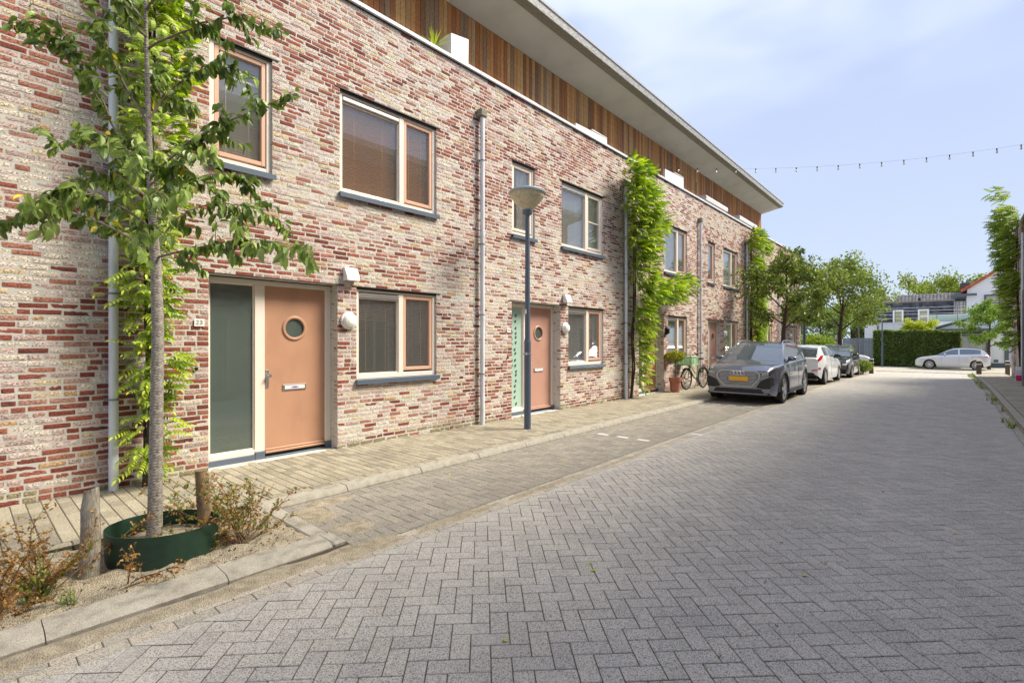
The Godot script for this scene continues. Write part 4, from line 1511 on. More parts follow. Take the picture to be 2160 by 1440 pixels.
# a street tree: trunk, limbs that fork, leaves in clumps at their ends
func street_tree(called: String, label: String, at: Vector3, trunk_h: float, height: float, radius: float, leaves: int, tones: Array, leaf_size: float, seed_: int, trunk_r := 0.09) -> void:
	rng.seed = seed_
	var root := thing(called, label, "tree", at)
	var tb := MB.new()
	var top := Vector3(rr(-0.1, 0.1), height * 0.82, rr(-0.1, 0.1))
	var mid := Vector3(rr(-0.06, 0.06), trunk_h, rr(-0.06, 0.06))
	tb.tube([Vector3(0, -0.1, 0), mid * 0.5, mid, mid.lerp(top, 0.5) + jitter() * 0.1, top], [trunk_r * 1.2, trunk_r, trunk_r * 0.85, trunk_r * 0.45, 0.012], 10)
	part(root, "trunk", tb, M.bark_dark)
	var ends := []
	var n := 13
	var lb := MB.new()
	for k in n:
		var t := (k + 0.5) / n
		var a := mid.lerp(top, t * 0.95)
		var an := k * 2.4 + rr(-0.3, 0.3)
		var reach := radius * (0.55 + 0.5 * sin(PI * (0.15 + 0.8 * t))) * rr(0.75, 1.1) * (1.0 if t < 0.75 else 0.6)
		var e := a + Vector3(cos(an) * reach, reach * rr(0.25, 0.75) + 0.1, sin(an) * reach)
		var m := a.lerp(e, 0.5) + Vector3(0, 0.12 * reach, 0) + jitter() * 0.08
		lb.tube([a, m, e], [trunk_r * 0.4 * (1.1 - 0.7 * t), trunk_r * 0.22, 0.008], 5)
		ends.append([m, 0.7])
		ends.append([e, 1.0])
		for q in 5:
			var b0 := a.lerp(e, rr(0.35, 0.95))
			var d := ((e - a).normalized() + jitter() * 0.9).normalized()
			var b1 := b0 + d * radius * rr(0.25, 0.5)
			lb.tube([b0, b1], [0.012, 0.005], 4, false)
			ends.append([b1, 1.0])
			ends.append([b0.lerp(b1, 0.5), 0.8])
	for q in 4:
		var b1 := top + Vector3(rr(-0.4, 0.4), rr(0.2, 0.6) * (height - top.y) + 0.1, rr(-0.4, 0.4))
		lb.tube([top, b1], [0.012, 0.004], 4, false)
		ends.append([b1, 0.6])
	part(root, "limbs", lb, M.bark_dark)
	var spots := []
	var per := int(leaves / ends.size())
	for e in ends:
		var clump := rr(0.5, 1.4)
		for i in int(per * clump):
			var j := jitter()
			while j.length() > 1.0:
				j = jitter()
			var p: Vector3 = e[0] + j * radius * 0.24 * e[1] * Vector3(1, 0.8, 1)
			var d := jitter() + Vector3(0, -0.4, 0)
			spots.append([Transform3D(aim(d, rr(-1.5, 1.5), leaf_size * rr(0.7, 1.3)), p), rng.randi() % tones.size()])
	hang_leaves(root, spots, [leaf_mesh(1.0, 0.3, 0.25, 0.3)], tones, 0, M.leaf)

func bush(called: String, label: String, category: String, at: Vector3, size: Vector3, leaves: int, tones: Array, leaf_size: float, seed_: int) -> void:
	rng.seed = seed_
	var root := thing(called, label, category, at)
	var sb := MB.new()
	var lumps := []
	for k in 9:
		var e := Vector3(rr(-0.8, 0.8) * size.x / 2, rr(0.45, 0.95) * size.y, rr(-0.8, 0.8) * size.z / 2)
		sb.tube([Vector3(e.x * 0.2, -0.05, e.z * 0.2), e * 0.6, e], [0.025, 0.016, 0.006], 5)
		lumps.append(e)
	part(root, "stems", sb, M.bark_dark)
	var spots := []
	for i in leaves:
		var j := jitter()
		while j.length() > 1.0:
			j = jitter()
		var c: Vector3 = lumps[rng.randi() % 9]
		var p := c * Vector3(0.75, 0.75, 0.75) + j * size * 0.3
		p.y = maxf(p.y, 0.03)
		spots.append([Transform3D(aim(j + Vector3(0, 0.3, 0) + jitter() * 0.6, rr(-1.5, 1.5), leaf_size * rr(0.7, 1.3)), p), rng.randi() % tones.size()])
	hang_leaves(root, spots, [leaf_mesh(1.0, 0.28, 0.2, 0.3)], tones, 0, M.leaf)

# thin shrubs in the tree pit, half dead
func scrub(label: String, at: Vector3, stems: int, reach: float, lean: Vector3, green: float, dead: float, seed_: int) -> void:
	rng.seed = seed_
	var root := thing("scrub", label, "shrub", at)
	var spots := []
	var dry := []
	for k in stems:
		var d := (jitter() * 0.8 + lean + Vector3(0, 0.7, 0)).normalized()
		var l := reach * rr(0.5, 1.15)
		var pts := []
		var rad := []
		var p := jitter() * Vector3(0.06, 0, 0.06)
		for i in 8:
			pts.append(p)
			rad.append(lerpf(0.005, 0.0015, i / 7.0))
			d = (d + jitter() * 0.22 + Vector3(0, -0.05, 0)).normalized()
			p += d * l / 7.0
			p.y = maxf(p.y, 0.01)
		var b := MB.new()
		b.tube(pts, rad, 4, false)
		var st := part(root, "stem", b, M.twig)
		var is_dead := rng.randf() < dead
		for i in range(2, 8):
			for q in 4:
				var a: Vector3 = pts[i]
				var e: Vector3 = a + (jitter() + d * 0.6).normalized() * rr(0.03, 0.11)
				var tm := MB.new()
				tm.tube([a, e], [0.0015, 0.0008], 3, false)
				part(st, "twig", tm, M.twig)
				for w in 5:
					var c := a.lerp(e, rng.randf())
					var xf := Transform3D(aim(jitter() + Vector3(0, 0.2, 0), rr(-2, 2), rr(0.7, 1.2)), c)
					if is_dead:
						if rng.randf() < 0.75:
							dry.append([xf, rng.randi() % 3])
					elif rng.randf() < green:
						spots.append([xf, rng.randi() % 3])
					else:
						dry.append([xf, rng.randi() % 3])
	if spots:
		hang_leaves(root, spots, [leaf_mesh(0.024, 0.006, 0.2, 0.2)], [lin(128, 146, 52), lin(106, 130, 48), lin(158, 160, 66)], 0, M.leaf)
	if dry:
		hang_leaves(root, dry, [leaf_mesh(0.02, 0.006, 0.5, 0.5)], [lin(178, 132, 78), lin(158, 112, 64), lin(196, 158, 104)], 0, M.leaf)

func weed(label: String, at: Vector3, n: int, h: float, spread: float, tones: Array, w := 0.004) -> void:
	var root := thing("weed", label, "weed", at, 0.0, "weeds in the joints")
	var b := MB.new()
	b.coloured = true
	for i in n:
		var o := Vector3(rr(-spread, spread), 0, rr(-spread, spread)) * 0.6
		var d := (jitter() * Vector3(0.7, 0, 0.7) + Vector3.UP).normalized()
		var side := Vector3(-d.z, 0, d.x + 0.01).normalized() * w
		var l := h * rr(0.5, 1.2)
		var m := o + d * l * 0.5
		var e := o + d * l + Vector3(d.x, -0.3, d.z) * l * 0.3
		b.color = tones[rng.randi() % tones.size()]
		b.quad(o - side, o + side, m + side, m - side)
		b.tri(m - side, m + side, e)
	part(root, "blades", b, M.leaf)

func tree_pit() -> void:
	# sand of the pit, heaped a little, with concrete edging round it
	var fn := FastNoiseLite.new()
	fn.seed = 4
	fn.frequency = 1.7
	var rows := []
	for i in 61:
		var row := PackedVector3Array()
		var s := lerpf(-2.2, 1.9, i / 60.0)
		for j in 31:
			var x := lerpf(1.585, 2.76, j / 30.0)
			row.append(P(x, -0.035 + fn.get_noise_2d(x * 3, s * 3) * 0.04 + fn.get_noise_2d(x * 14, s * 14) * 0.012, s))
		rows.append(row)
	var b := MB.new()
	b.grid(rows, true)
	setting("tree_pit", b, M.sand)
	var edge := thing("pit_edging", "pale concrete edging round the sandy tree pit", "kerb", P(2.85, -0.06, 0.0))
	var cuts := [-2.4, -1.45, -0.5, 0.32, 1.22, 1.97]
	for i in cuts.size() - 1:
		var k := MB.new()
		k.prism(PackedVector2Array([Vector2(-0.11, -0.1), Vector2(0.15, -0.1), Vector2(0.145, 0.004), Vector2(0.12, 0.02), Vector2(0.08, 0.032), Vector2(-0.1, 0.036), Vector2(-0.11, 0.03)]), -(cuts[i + 1] - 0.005), -cuts[i], Transform3D(Basis(Vector3.UP, rr(-0.004, 0.004)), Vector3(rr(-0.004, 0.004), 0, 0)))
		part(edge, "edging_stone", k, M.concrete)
	var c0 := MB.new()
	c0.cbox(P(-1.06, -0.1, 2.06), P(-0.12, 0.03, 1.91), 0.012)
	part(edge, "edging_stone", c0, M.concrete)
	var c2 := MB.new()
	c2.cbox(P(-0.115, -0.1, 2.08), P(0.15, 0.025, 1.975), 0.012)
	part(edge, "edging_stone", c2, M.concrete)
	# sand blown over the pavers outside the edging: low irregular heaps
	var sx := RandomNumberGenerator.new()
	sx.seed = 12
	for q in [[3.12, 0.2, 0.11, 1.0], [3.14, 1.3, 0.12, 0.9], [3.2, 2.1, 0.16, 0.5], [2.2, 2.22, 0.34, 0.2], [2.75, 2.3, 0.22, 0.22], [3.25, 3.1, 0.09, 0.7], [3.27, 4.4, 0.07, 0.9], [1.95, 2.5, 0.12, 0.35], [3.3, 6.0, 0.05, 0.9]]:
		var h := MB.new()
		var hr := []
		for i in 9:
			var row := PackedVector3Array()
			for j in 25:
				var t := TAU * j / 24.0
				var rad := (i / 8.0) * (1.0 + 0.35 * fn.get_noise_2d(cos(t) * 2 + q[0] * 7, sin(t) * 2 + q[1] * 7))
				row.append(P(q[0] + cos(t) * rad * q[2], -0.052 - 0.014 * pow(i / 8.0, 2.0) + fn.get_noise_2d(cos(t) * rad * 9 + q[0], sin(t) * rad * 9) * 0.004, q[1] + sin(t) * rad * q[3]))
			hr.append(row)
		h.grid(hr)
		tag(part(self, "sand_drift", h, M.sand), "thin drift of pale sand blown over the pavers beside the tree pit", "sand", "sand drifts by the tree pit", "stuff")
	# green plastic ring round the tree
	var ring := thing("plastic_ring", "dark green plastic ring set in the sand round the young tree", "tree ring", P(2.14, -0.06, 1.05))
	var outer := []
	var inner := []
	for k in 2:
		var ro := PackedVector3Array()
		var ri := PackedVector3Array()
		for j in 65:
			var t := TAU * j / 64.0
			var R := 0.355 * (1.0 + 0.04 * cos(2 * t + 0.6)) + (0.012 if k else 0.0)
			var y := -0.06 if k == 0 else 0.235 + 0.02 * sin(t + 0.8)
			ro.append(Vector3(cos(t) * R, y, sin(t) * R))
			ri.append(Vector3(cos(t) * (R - 0.005), y, sin(t) * (R - 0.005)))
		outer.append(ro)
		inner.append(ri)
	var rb := MB.new()
	rb.grid(outer)
	rb.grid(inner, true)
	rb.grid([outer[1], inner[1]])
	part(ring, "band", rb, M.ring)
	var so := MB.new()
	var sr := []
	for i in 9:
		var row := PackedVector3Array()
		for j in 25:
			var t := TAU * j / 24.0
			var rad := 0.345 * i / 8.0
			row.append(Vector3(cos(t) * rad, 0.13 - 0.03 * i / 8.0 + fn.get_noise_2d(cos(t) * rad * 12, sin(t) * rad * 12) * 0.02, sin(t) * rad))
		sr.append(row)
	so.grid(sr, true)
	part(ring, "soil", so, M.sand)
	# two weathered wooden stakes
	for q in [[2.22, 0.6, 0.59, 0.062, 0.0, 0.02, "pale weathered wooden stake standing upright by the green ring"], [2.02, 1.38, 0.56, 0.06, 0.06, -0.1, "brown split wooden stake leaning behind the green ring"]]:
		var st := thing("wooden_stake", q[6], "post", P(q[0], -0.06, q[1]), 0.0, "stakes by the young tree")
		var m := MB.new()
		var d := Vector3(q[4], 1.0, -q[5]).normalized()
		var path := []
		var rad := []
		for i in 6:
			path.append(d * (q[2] * i / 5.0) + jitter() * 0.004)
			rad.append(q[3] * (1.0 - 0.04 * i) * (1.0 if i < 5 else 0.86))
		path.append(d * (q[2] + 0.012))
		rad.append(q[3] * 0.72)
		m.tube(path, rad, 11)
		part(st, "shaft", m, M.post if q[1] < 1.0 else M.post_brown)
	scrub("dry brown shrub with a green tip by the pale stake", P(2.3, -0.04, 0.36), 17, 0.56, Vector3(0, 0, 0), 0.25, 0.7, 301)
	scrub("dead brown twiggy plant beside the concrete edging of the pit", P(2.48, -0.04, 0.18), 13, 0.44, Vector3(0.1, 0, 0.3), 0.1, 0.9, 302)
	scrub("green and brown shrub right of the leaning stake", P(2.42, -0.04, 1.5), 22, 0.6, Vector3(-0.35, 0.2, 0.0), 0.55, 0.35, 303)
	scrub("small yellow-green shrub growing behind the green ring", P(1.85, -0.03, 1.35), 13, 0.48, Vector3(0, 0.3, -0.2), 0.75, 0.2, 304)
	scrub("long dry twig bending along the front of the green ring", P(2.6, -0.04, 0.72), 3, 0.46, Vector3(0.15, 0.05, -0.75), 0.0, 1.0, 305)
	scrub("brown shrub behind the green ring by the pavement", P(1.75, -0.03, 0.9), 5, 0.36, Vector3(0.1, 0.2, 0), 0.1, 0.85, 306)
	rng.seed = 91
	var gg := [lin(108, 138, 48), lin(136, 156, 60), lin(90, 122, 44)]
	for q in [[2.62, 0.45, 26, 0.11, 0.07, "grass tuft by the edging below the dry shrubs"], [2.72, 0.95, 12, 0.07, 0.05, "grass tuft in front of the green ring"], [2.4, 0.32, 22, 0.3, 0.08, "leafy green weed among the dry shrubs"], [2.2, 1.75, 12, 0.06, 0.06, "grass tuft near the end of the tree pit"]]:
		weed(q[5], P(q[0], -0.045, q[1]), q[2], q[3], q[4], gg, 0.006 if q[3] > 0.2 else 0.003)
	# loose litter on the sand: small dark bits of bark and leaf
	var xfs := []
	var cols := []
	for i in 900:
		var x := rr(1.62, 2.74)
		var s := rr(-0.4, 1.88)
		if Vector2(x - 2.14, s - 1.05).length() < 0.38:
			continue
		xfs.append(Transform3D(aim(Vector3(rr(-1, 1), rr(-0.2, 0.3), rr(-1, 1)), rr(-1, 1), rr(0.3, 1.1)), P(x, -0.022 + fn.get_noise_2d(x * 3, s * 3) * 0.04, s)))
		cols.append([lin(96, 74, 54), lin(138, 108, 74), lin(70, 58, 46), lin(160, 130, 90)][rng.randi() % 4])
	var lt := scatter(self, "leaf_litter", leaf_mesh(0.022, 0.006, 0.4, 0.3), M.leaf, xfs, cols)
	tag(lt, "dry leaf litter scattered over the sand of the tree pit", "litter", "", "stuff")

# ---------------------------------------------------------------- street furniture
func street_lamp(label: String, at: Vector3, h: float, bowl: bool) -> void:
	var root := thing("street_lamp", label, "street lamp", at, 0.0, "street lamps")
	var b := MB.new()
	b.tube([Vector3(0, -0.05, 0), Vector3(0, 1.55, 0)], [0.062], 18)
	b.tube([Vector3(0, 1.55, 0), Vector3(0, 1.62, 0), Vector3(0, h * 0.9, 0)], [0.062, 0.048, 0.04], 18)
	var pole := part(root, "pole", b, M.lamp_post)
	if not bowl:
		return
	var st := MB.new()
	st.tube([Vector3(0, 1.32, 0), Vector3(0, 1.36, 0)], [0.066], 18)
	part(pole, "strap", st, M.metal)
	var bo := MB.new()
	bo.tube([Vector3(-0.01, 1.34, 0.07), Vector3(-0.01, 1.34, 0.11)], [0.014], 8)
	bo.tube([Vector3(-0.01, 1.34, -0.07), Vector3(-0.01, 1.34, -0.11)], [0.014], 8)
	part(pole, "clamp_bolts", bo, M.metal)
	var lb := MB.new()
	lb.box(Vector3(-0.018, 2.05, 0.0482), Vector3(0.018, 2.13, 0.0495))
	part(pole, "number_sticker", lb, M.white)
	var c := MB.new()
	c.lathe([Vector2(0.04, 3.8), Vector2(0.085, 3.83), Vector2(0.092, 3.88), Vector2(0.088, 3.9)], 28)
	part(root, "socket", c, M.lamp_post)
	var g := MB.new()
	g.lathe([Vector2(0.086, 3.9), Vector2(0.15, 3.955), Vector2(0.23, 4.04), Vector2(0.29, 4.12), Vector2(0.315, 4.185)], 40)
	part(root, "bowl", g, M.lamp_bowl)
	var l := MB.new()
	l.lathe([Vector2(0.316, 4.18), Vector2(0.334, 4.185), Vector2(0.336, 4.215), Vector2(0.32, 4.235), Vector2(0.2, 4.265), Vector2(0, 4.28)], 40)
	part(root, "lid", l, M.lamp_lid)

func terracotta_pot() -> void:
	var root := thing("flower_pot", "tall terracotta pot standing against the brick wall by the bicycle", "pot", P(0.3, 0.0, 14.72))
	var b := MB.new()
	b.lathe([Vector2(0, 0.0), Vector2(0.13, 0.0), Vector2(0.165, 0.33), Vector2(0.185, 0.34), Vector2(0.195, 0.43), Vector2(0.195, 0.45), Vector2(0.175, 0.45), Vector2(0.165, 0.41), Vector2(0, 0.41)], 30)
	part(root, "pot", b, M.terracotta)
	var root2 := thing("standard_bush", "small clipped yellow-green standard bush on a thin stem in the terracotta pot", "plant", P(0.3, 0.41, 14.72))
	var st := MB.new()
	st.tube([Vector3.ZERO, Vector3(0.01, 0.3, 0), Vector3(0, 0.62, 0.01)], [0.012, 0.01, 0.012], 8)
	part(root2, "stem", st, M.bark_dark)
	var spots := []
	for i in 1500:
		var j := jitter()
		while j.length() > 1.0:
			j = jitter()
		var p := Vector3(j.x * 0.3, 0.68 + j.y * 0.15 + 0.02, j.z * 0.3)
		spots.append([Transform3D(aim(j + jitter() * 0.6 + Vector3(0, 0.3, 0), rr(-1, 1), rr(0.8, 1.3)), p), rng.randi() % 3])
	hang_leaves(root2, spots, [leaf_mesh(0.05, 0.013, 0.2, 0.3)], [lin(168, 164, 40), lin(120, 136, 44), lin(190, 176, 56)], 0, M.leaf)

func bicycle() -> void:
	# built along local x (front at -x), then turned to stand along the wall
	var root := thing("bicycle", "green city bicycle parked along the brick wall", "bicycle", P(0.34, 0.0, 16.2), PI / 2 - 0.12)
	root.rotation.x = 0.0
	var wf := Vector3(-0.55, 0.345, 0)
	var wr := Vector3(0.55, 0.345, 0)
	# the front of the bicycle points at the camera (towards smaller s)
	for w in [wf, wr]:
		var ty := MB.new()
		var rows := []
		for i in 37:
			var t := TAU * i / 36.0
			var ring := PackedVector3Array()
			for j in 9:
				var u := TAU * j / 8.0
				ring.append(w + Vector3(cos(t), sin(t), 0) * (0.325 + 0.022 * cos(u)) + Vector3(0, 0, 0.022 * sin(u)))
			rows.append(ring)
		ty.grid(rows, true)
		var wh := part(root, "wheel", ty, M.rubber)
		var rm := MB.new()
		rows = []
		for i in 37:
			var t := TAU * i / 36.0
			var ring := PackedVector3Array()
			for j in 7:
				var u := TAU * j / 6.0
				ring.append(w + Vector3(cos(t), sin(t), 0) * (0.3 + 0.008 * cos(u)) + Vector3(0, 0, 0.014 * sin(u)))
			rows.append(ring)
		rm.grid(rows, true)
		part(wh, "rim", rm, M.black)
		var sp := MB.new()
		for i in 18:
			var t := TAU * i / 18.0
			sp.tube([w + Vector3(0, 0, 0.03 * (1 if i % 2 else -1)), w + Vector3(cos(t), sin(t), 0) * 0.295], [0.0015], 3, false)
		sp.tube([w + Vector3(0, 0, -0.05), w + Vector3(0, 0, 0.05)], [0.022], 10)
		part(wh, "spokes", sp, M.metal)
	var bb := Vector3(0.1, 0.3, 0)
	var seat := Vector3(0.24, 0.86, 0)
	var head0 := Vector3(-0.36, 0.68, 0)
	var head1 := Vector3(-0.31, 0.98, 0)
	var fr := MB.new()
	fr.tube([head0 + Vector3(0.01, 0.02, 0), Vector3(-0.1, 0.42, 0), bb], [0.024], 10)
	fr.tube([head0 + Vector3(0.02, 0.12, 0), Vector3(-0.02, 0.55, 0), Vector3(0.15, 0.5, 0)], [0.02], 10)
	fr.tube([bb, seat], [0.02], 10)
	fr.tube([head0, head1], [0.026], 10)
	for z in [-0.06, 0.06]:
		fr.tube([bb + Vector3(0, 0, z * 0.4), wr + Vector3(0, 0, z)], [0.011], 6)
		fr.tube([seat * 0.82 + Vector3(0.04, 0.1, z * 0.3), wr + Vector3(0, 0, z)], [0.01], 6)
		fr.tube([head0 + Vector3(0, -0.02, z * 0.7), wf + Vector3(0.03, 0.14, z), wf + Vector3(0, 0, z)], [0.013], 8)
	part(root, "frame", fr, mat(rgb(150, 158, 128), 0.35, 0.1))
	var hb := MB.new()
	hb.tube([head1, head1 + Vector3(0.0, 0.14, 0)], [0.015], 8)
	hb.tube([head1 + Vector3(0.22, 0.2, -0.3), head1 + Vector3(0.08, 0.2, -0.3), head1 + Vector3(-0.03, 0.15, -0.12), head1 + Vector3(0, 0.14, 0), head1 + Vector3(-0.03, 0.15, 0.12), head1 + Vector3(0.08, 0.2, 0.3), head1 + Vector3(0.22, 0.2, 0.3)], [0.012], 8)
	var bar := part(root, "handlebar", hb, M.black)
	var gp := MB.new()
	for z in [-0.3, 0.3]:
		gp.tube([head1 + Vector3(0.12, 0.2, z), head1 + Vector3(0.25, 0.2, z)], [0.017], 8)
	part(bar, "grips", gp, M.rubber)
	var sd := MB.new()
	sd.tube([seat * 0.98, seat + Vector3(0.02, 0.1, 0)], [0.013], 8)
	sd.prism(PackedVector2Array([Vector2(-0.16, -0.02), Vector2(-0.02, -0.05), Vector2(0.11, -0.11), Vector2(0.14, 0.0), Vector2(0.11, 0.11), Vector2(-0.02, 0.05), Vector2(-0.16, 0.02)]), -0.02, 0.03, Transform3D(Basis(Vector3(1, 0, 0), -PI / 2), seat + Vector3(0.03, 0.12, 0)))
	part(root, "saddle", sd, M.rubber)
	var mg := MB.new()
	for w in [[wf, 0.2, 2.2], [wr, 0.3, 2.9]]:
		var rows := []
		for i in 13:
			var t: float = lerpf(w[1], w[2], i / 12.0)
			var d := Vector3(cos(t), sin(t), 0)
			rows.append(PackedVector3Array([w[0] + d * 0.362 + Vector3(0, 0, -0.028), w[0] + d * 0.372, w[0] + d * 0.362 + Vector3(0, 0, 0.028)]))
		mg.grid(rows)
	part(root, "mudguards", mg, M.black)
	var rk := MB.new()
	for z in [-0.06, 0.06]:
		rk.tube([Vector3(0.28, 0.74, z), Vector3(0.75, 0.74, z), wr + Vector3(0.06, 0, z)], [0.007], 6)
		rk.tube([wf + Vector3(0, 0, z), Vector3(-0.62, 0.78, z * 2), Vector3(-0.3, 0.8, z * 2)], [0.007], 6)
	for x in [-0.6, -0.45, -0.32]:
		rk.tube([Vector3(x, 0.79, -0.13), Vector3(x, 0.79, 0.13)], [0.007], 6)
	part(root, "racks", rk, M.black)
	var cr := MB.new()
	cr.lathe([Vector2(0.09, -0.006), Vector2(0.09, 0.006), Vector2(0, 0.008)], 20, Transform3D(Basis(Vector3(1, 0, 0), PI / 2), bb + Vector3(0, 0, 0.05)))
	cr.tube([bb, bb + Vector3(0.1, -0.13, 0.08), bb + Vector3(0.1, -0.13, 0.16)], [0.011], 6)
	cr.tube([bb, bb + Vector3(-0.1, 0.13, -0.08), bb + Vector3(-0.1, 0.13, -0.16)], [0.011], 6)
	part(root, "crank", cr, M.black)
	var lk := MB.new()
	lk.lathe([Vector2(0.07, -0.02), Vector2(0.1, -0.02), Vector2(0.1, 0.02), Vector2(0.07, 0.02)], 20, Transform3D(Basis(Vector3(1, 0, 0), PI / 2), wr + Vector3(-0.1, 0.26, 0)))
	part(root, "ring_lock", lk, M.black)
	var ks := MB.new()
	ks.tube([bb + Vector3(0.12, -0.02, 0.03), bb + Vector3(0.16, -0.3, 0.16)], [0.009], 6)
	ks.tube([bb + Vector3(0.12, -0.02, -0.03), bb + Vector3(0.16, -0.3, -0.16)], [0.009], 6)
	part(root, "kickstand", ks, M.black)
	# the crate on the front rack is a thing of its own
	var ct := thing("plastic_crate", "mint green plastic crate strapped on the front of the bicycle", "crate", root.transform * Vector3(-0.47, 0.795, 0), PI / 2 - 0.12)
	var cb := MB.new()
	var X := 0.2
	var Z := 0.26
	var H := 0.25
	cb.box(Vector3(-X, 0, -Z), Vector3(X, 0.012, Z))
	for y in [[0.013, 0.06], [0.1, 0.115], [0.15, 0.165], [0.2, H]]:
		cb.box(Vector3(-X, y[0], Z - 0.012), Vector3(X, y[1], Z))
		cb.box(Vector3(-X, y[0], -Z), Vector3(X, y[1], -Z + 0.012))
		cb.box(Vector3(-X, y[0], -Z + 0.013), Vector3(-X + 0.012, y[1], Z - 0.013))
		cb.box(Vector3(X - 0.012, y[0], -Z + 0.013), Vector3(X, y[1], Z - 0.013))
	for x in [-X - 0.002, -0.07, 0.07, X - 0.018]:
		for z in [-Z - 0.002, Z - 0.012]:
			cb.box(Vector3(x, 0.001, z), Vector3(x + 0.02, H - 0.001, z + 0.014))
	for z in [-0.09, 0.09]:
		for x in [-X - 0.002, X - 0.012]:
			cb.box(Vector3(x, 0.001, z), Vector3(x + 0.014, H - 0.001, z + 0.02))
	cb.box(Vector3(-X - 0.01, H + 0.0005, -Z - 0.01), Vector3(-X + 0.012, H + 0.02, Z + 0.01))
	cb.box(Vector3(X - 0.012, H + 0.0005, -Z - 0.01), Vector3(X + 0.01, H + 0.02, Z + 0.01))
	cb.box(Vector3(-X + 0.013, H + 0.0005, -Z - 0.01), Vector3(X - 0.013, H + 0.02, -Z + 0.012))
	cb.box(Vector3(-X + 0.013, H + 0.0005, Z - 0.012), Vector3(X - 0.013, H + 0.02, Z + 0.01))
	var mc := part(ct, "shell", cb, mat(rgb(158, 206, 160), 0.5))
	mc.name = "shell"

func string_lights() -> void:
	var a := P(0.0, 6.62, 13.1)
	var e := P(8.85, 6.55, 18.0)
	var root := thing("festoon_cable", "thin festoon cable with sockets strung across the street", "string lights", a)
	var n := 20
	var pts := []
	for i in n * 3 + 1:
		var t := i / (n * 3.0)
		pts.append((e - a) * t + Vector3(0, -1.4 * t * (1 - t), 0))
	var b := MB.new()
	b.tube(pts, [0.0025], 4, false)
	part(root, "cable", b, M.grey_cable)
	for i in n - 1:
		var t := (i + 1.0) / n
		var p := (e - a) * t + Vector3(0, -1.4 * t * (1 - t), 0)
		var s := MB.new()
		s.tube([p, p + Vector3(0, -0.06, 0)], [0.014, 0.012], 8)
		var so := part(root, "socket", s, M.black)
		var g := MB.new()
		g.lathe([Vector2(0, -0.125), Vector2(0.014, -0.12), Vector2(0.022, -0.105), Vector2(0.022, -0.09), Vector2(0.013, -0.065), Vector2(0.01, -0.056)], 10, Transform3D(Basis.IDENTITY, p))
		part(so, "bulb", g, M.bulb)

func bollard(label: String, at: Vector3) -> void:
	var root := thing("bollard", label, "bollard", at, 0.0, "wooden bollards at the crossing")
	var b := MB.new()
	b.cbox(Vector3(-0.1, -0.05, -0.1), Vector3(0.1, 0.72, 0.1), 0.01)
	b.cbox(Vector3(-0.1, 0.76, -0.1), Vector3(0.1, 0.8, 0.1), 0.01)
	b.box(Vector3(-0.085, 0.72, -0.085), Vector3(0.085, 0.76, 0.085))
	part(root, "post", b, M.post_grey)
	var c := MB.new()
	c.prism(PackedVector2Array([Vector2(-0.105, 0.801), Vector2(0.105, 0.801), Vector2(0.09, 0.85), Vector2(-0.09, 0.85)]), -0.1, 0.1)
	part(root, "cap", c, M.white)
	var r := MB.new()
	r.box(Vector3(-0.104, 0.62, -0.104), Vector3(0.104, 0.66, 0.104))
	part(root, "band", r, M.white)

# ---------------------------------------------------------------- cars
func curve(keys: Array, z: float) -> float:
	# smooth curve through (z, y) pairs
	if z <= keys[0].x:
		return keys[0].y
	for i in keys.size() - 1:
		if z <= keys[i + 1].x:
			var p0: Vector2 = keys[maxi(i - 1, 0)]
			var p1: Vector2 = keys[i]
			var p2: Vector2 = keys[i + 1]
			var p3: Vector2 = keys[mini(i + 2, keys.size() - 1)]
			var h := p2.x - p1.x
			var t := (z - p1.x) / h
			var m1 := (p2.y - p0.y) / maxf(p2.x - p0.x, 1e-4) * h
			var m2 := (p3.y - p1.y) / maxf(p3.x - p1.x, 1e-4) * h
			if i == 0:
				m1 = p2.y - p1.y
			if i == keys.size() - 2:
				m2 = p2.y - p1.y
			var t2 := t * t
			var t3 := t2 * t
			return (2 * t3 - 3 * t2 + 1) * p1.y + (t3 - 2 * t2 + t) * m1 + (-2 * t3 + 3 * t2) * p2.y + (t3 - t2) * m2
	return keys[-1].y

# z runs from the nose (0) to the tail (L); x to the car's right as seen from behind ... both sides are alike
func body_half(c: Dictionary, z: float) -> PackedVector3Array:
	var L: float = c.L
	var u := absf(2 * z / L - 1)
	var hw: float = c.W / 2 * (1 - c.taper * pow(u, 7.0) - 0.03 * u * u)
	var belt := curve(c.belt, z)
	var yb: float = curve(c.floor, z)
	for zw in [c.zf, c.zr]:
		var q: float = c.arch * c.arch - (z - zw) * (z - zw)
		if q > 0:
			yb = maxf(yb, c.R + sqrt(q) * 0.97 - 0.01)
	var out := PackedVector3Array()
	var h := belt - yb
	var top: float = c.crown * (1.0 if z < c.cowl + 0.1 or z > c.tail else 0.6)
	var nose := smoothstep(0.0, 0.35, z) * smoothstep(0.0, 0.3, L - z)
	out.append(Vector3(hw * 0.955, yb, 0))
	out.append(Vector3(hw * 0.99, yb + h * 0.18, 0))
	out.append(Vector3(hw, yb + h * 0.4, 0))
	out.append(Vector3(hw * 0.992, yb + h * 0.62, 0))
	out.append(Vector3(hw * 0.985, yb + h * 0.76, 0))
	out.append(Vector3(hw * 0.972, yb + h * 0.86, 0))
	out.append(Vector3(hw * 0.955, yb + h * 0.935, 0))
	out.append(Vector3(hw * 0.92, yb + h * 0.985, 0))
	out.append(Vector3(hw * 0.86, belt + top * 0.25 * nose, 0))
	out.append(Vector3(hw * 0.65, belt + top * 0.62 * nose, 0))
	out.append(Vector3(hw * 0.35, belt + top * 0.9 * nose, 0))
	out.append(Vector3(0, belt + top * nose, 0))
	for i in out.size():
		out[i].z = z
	return out

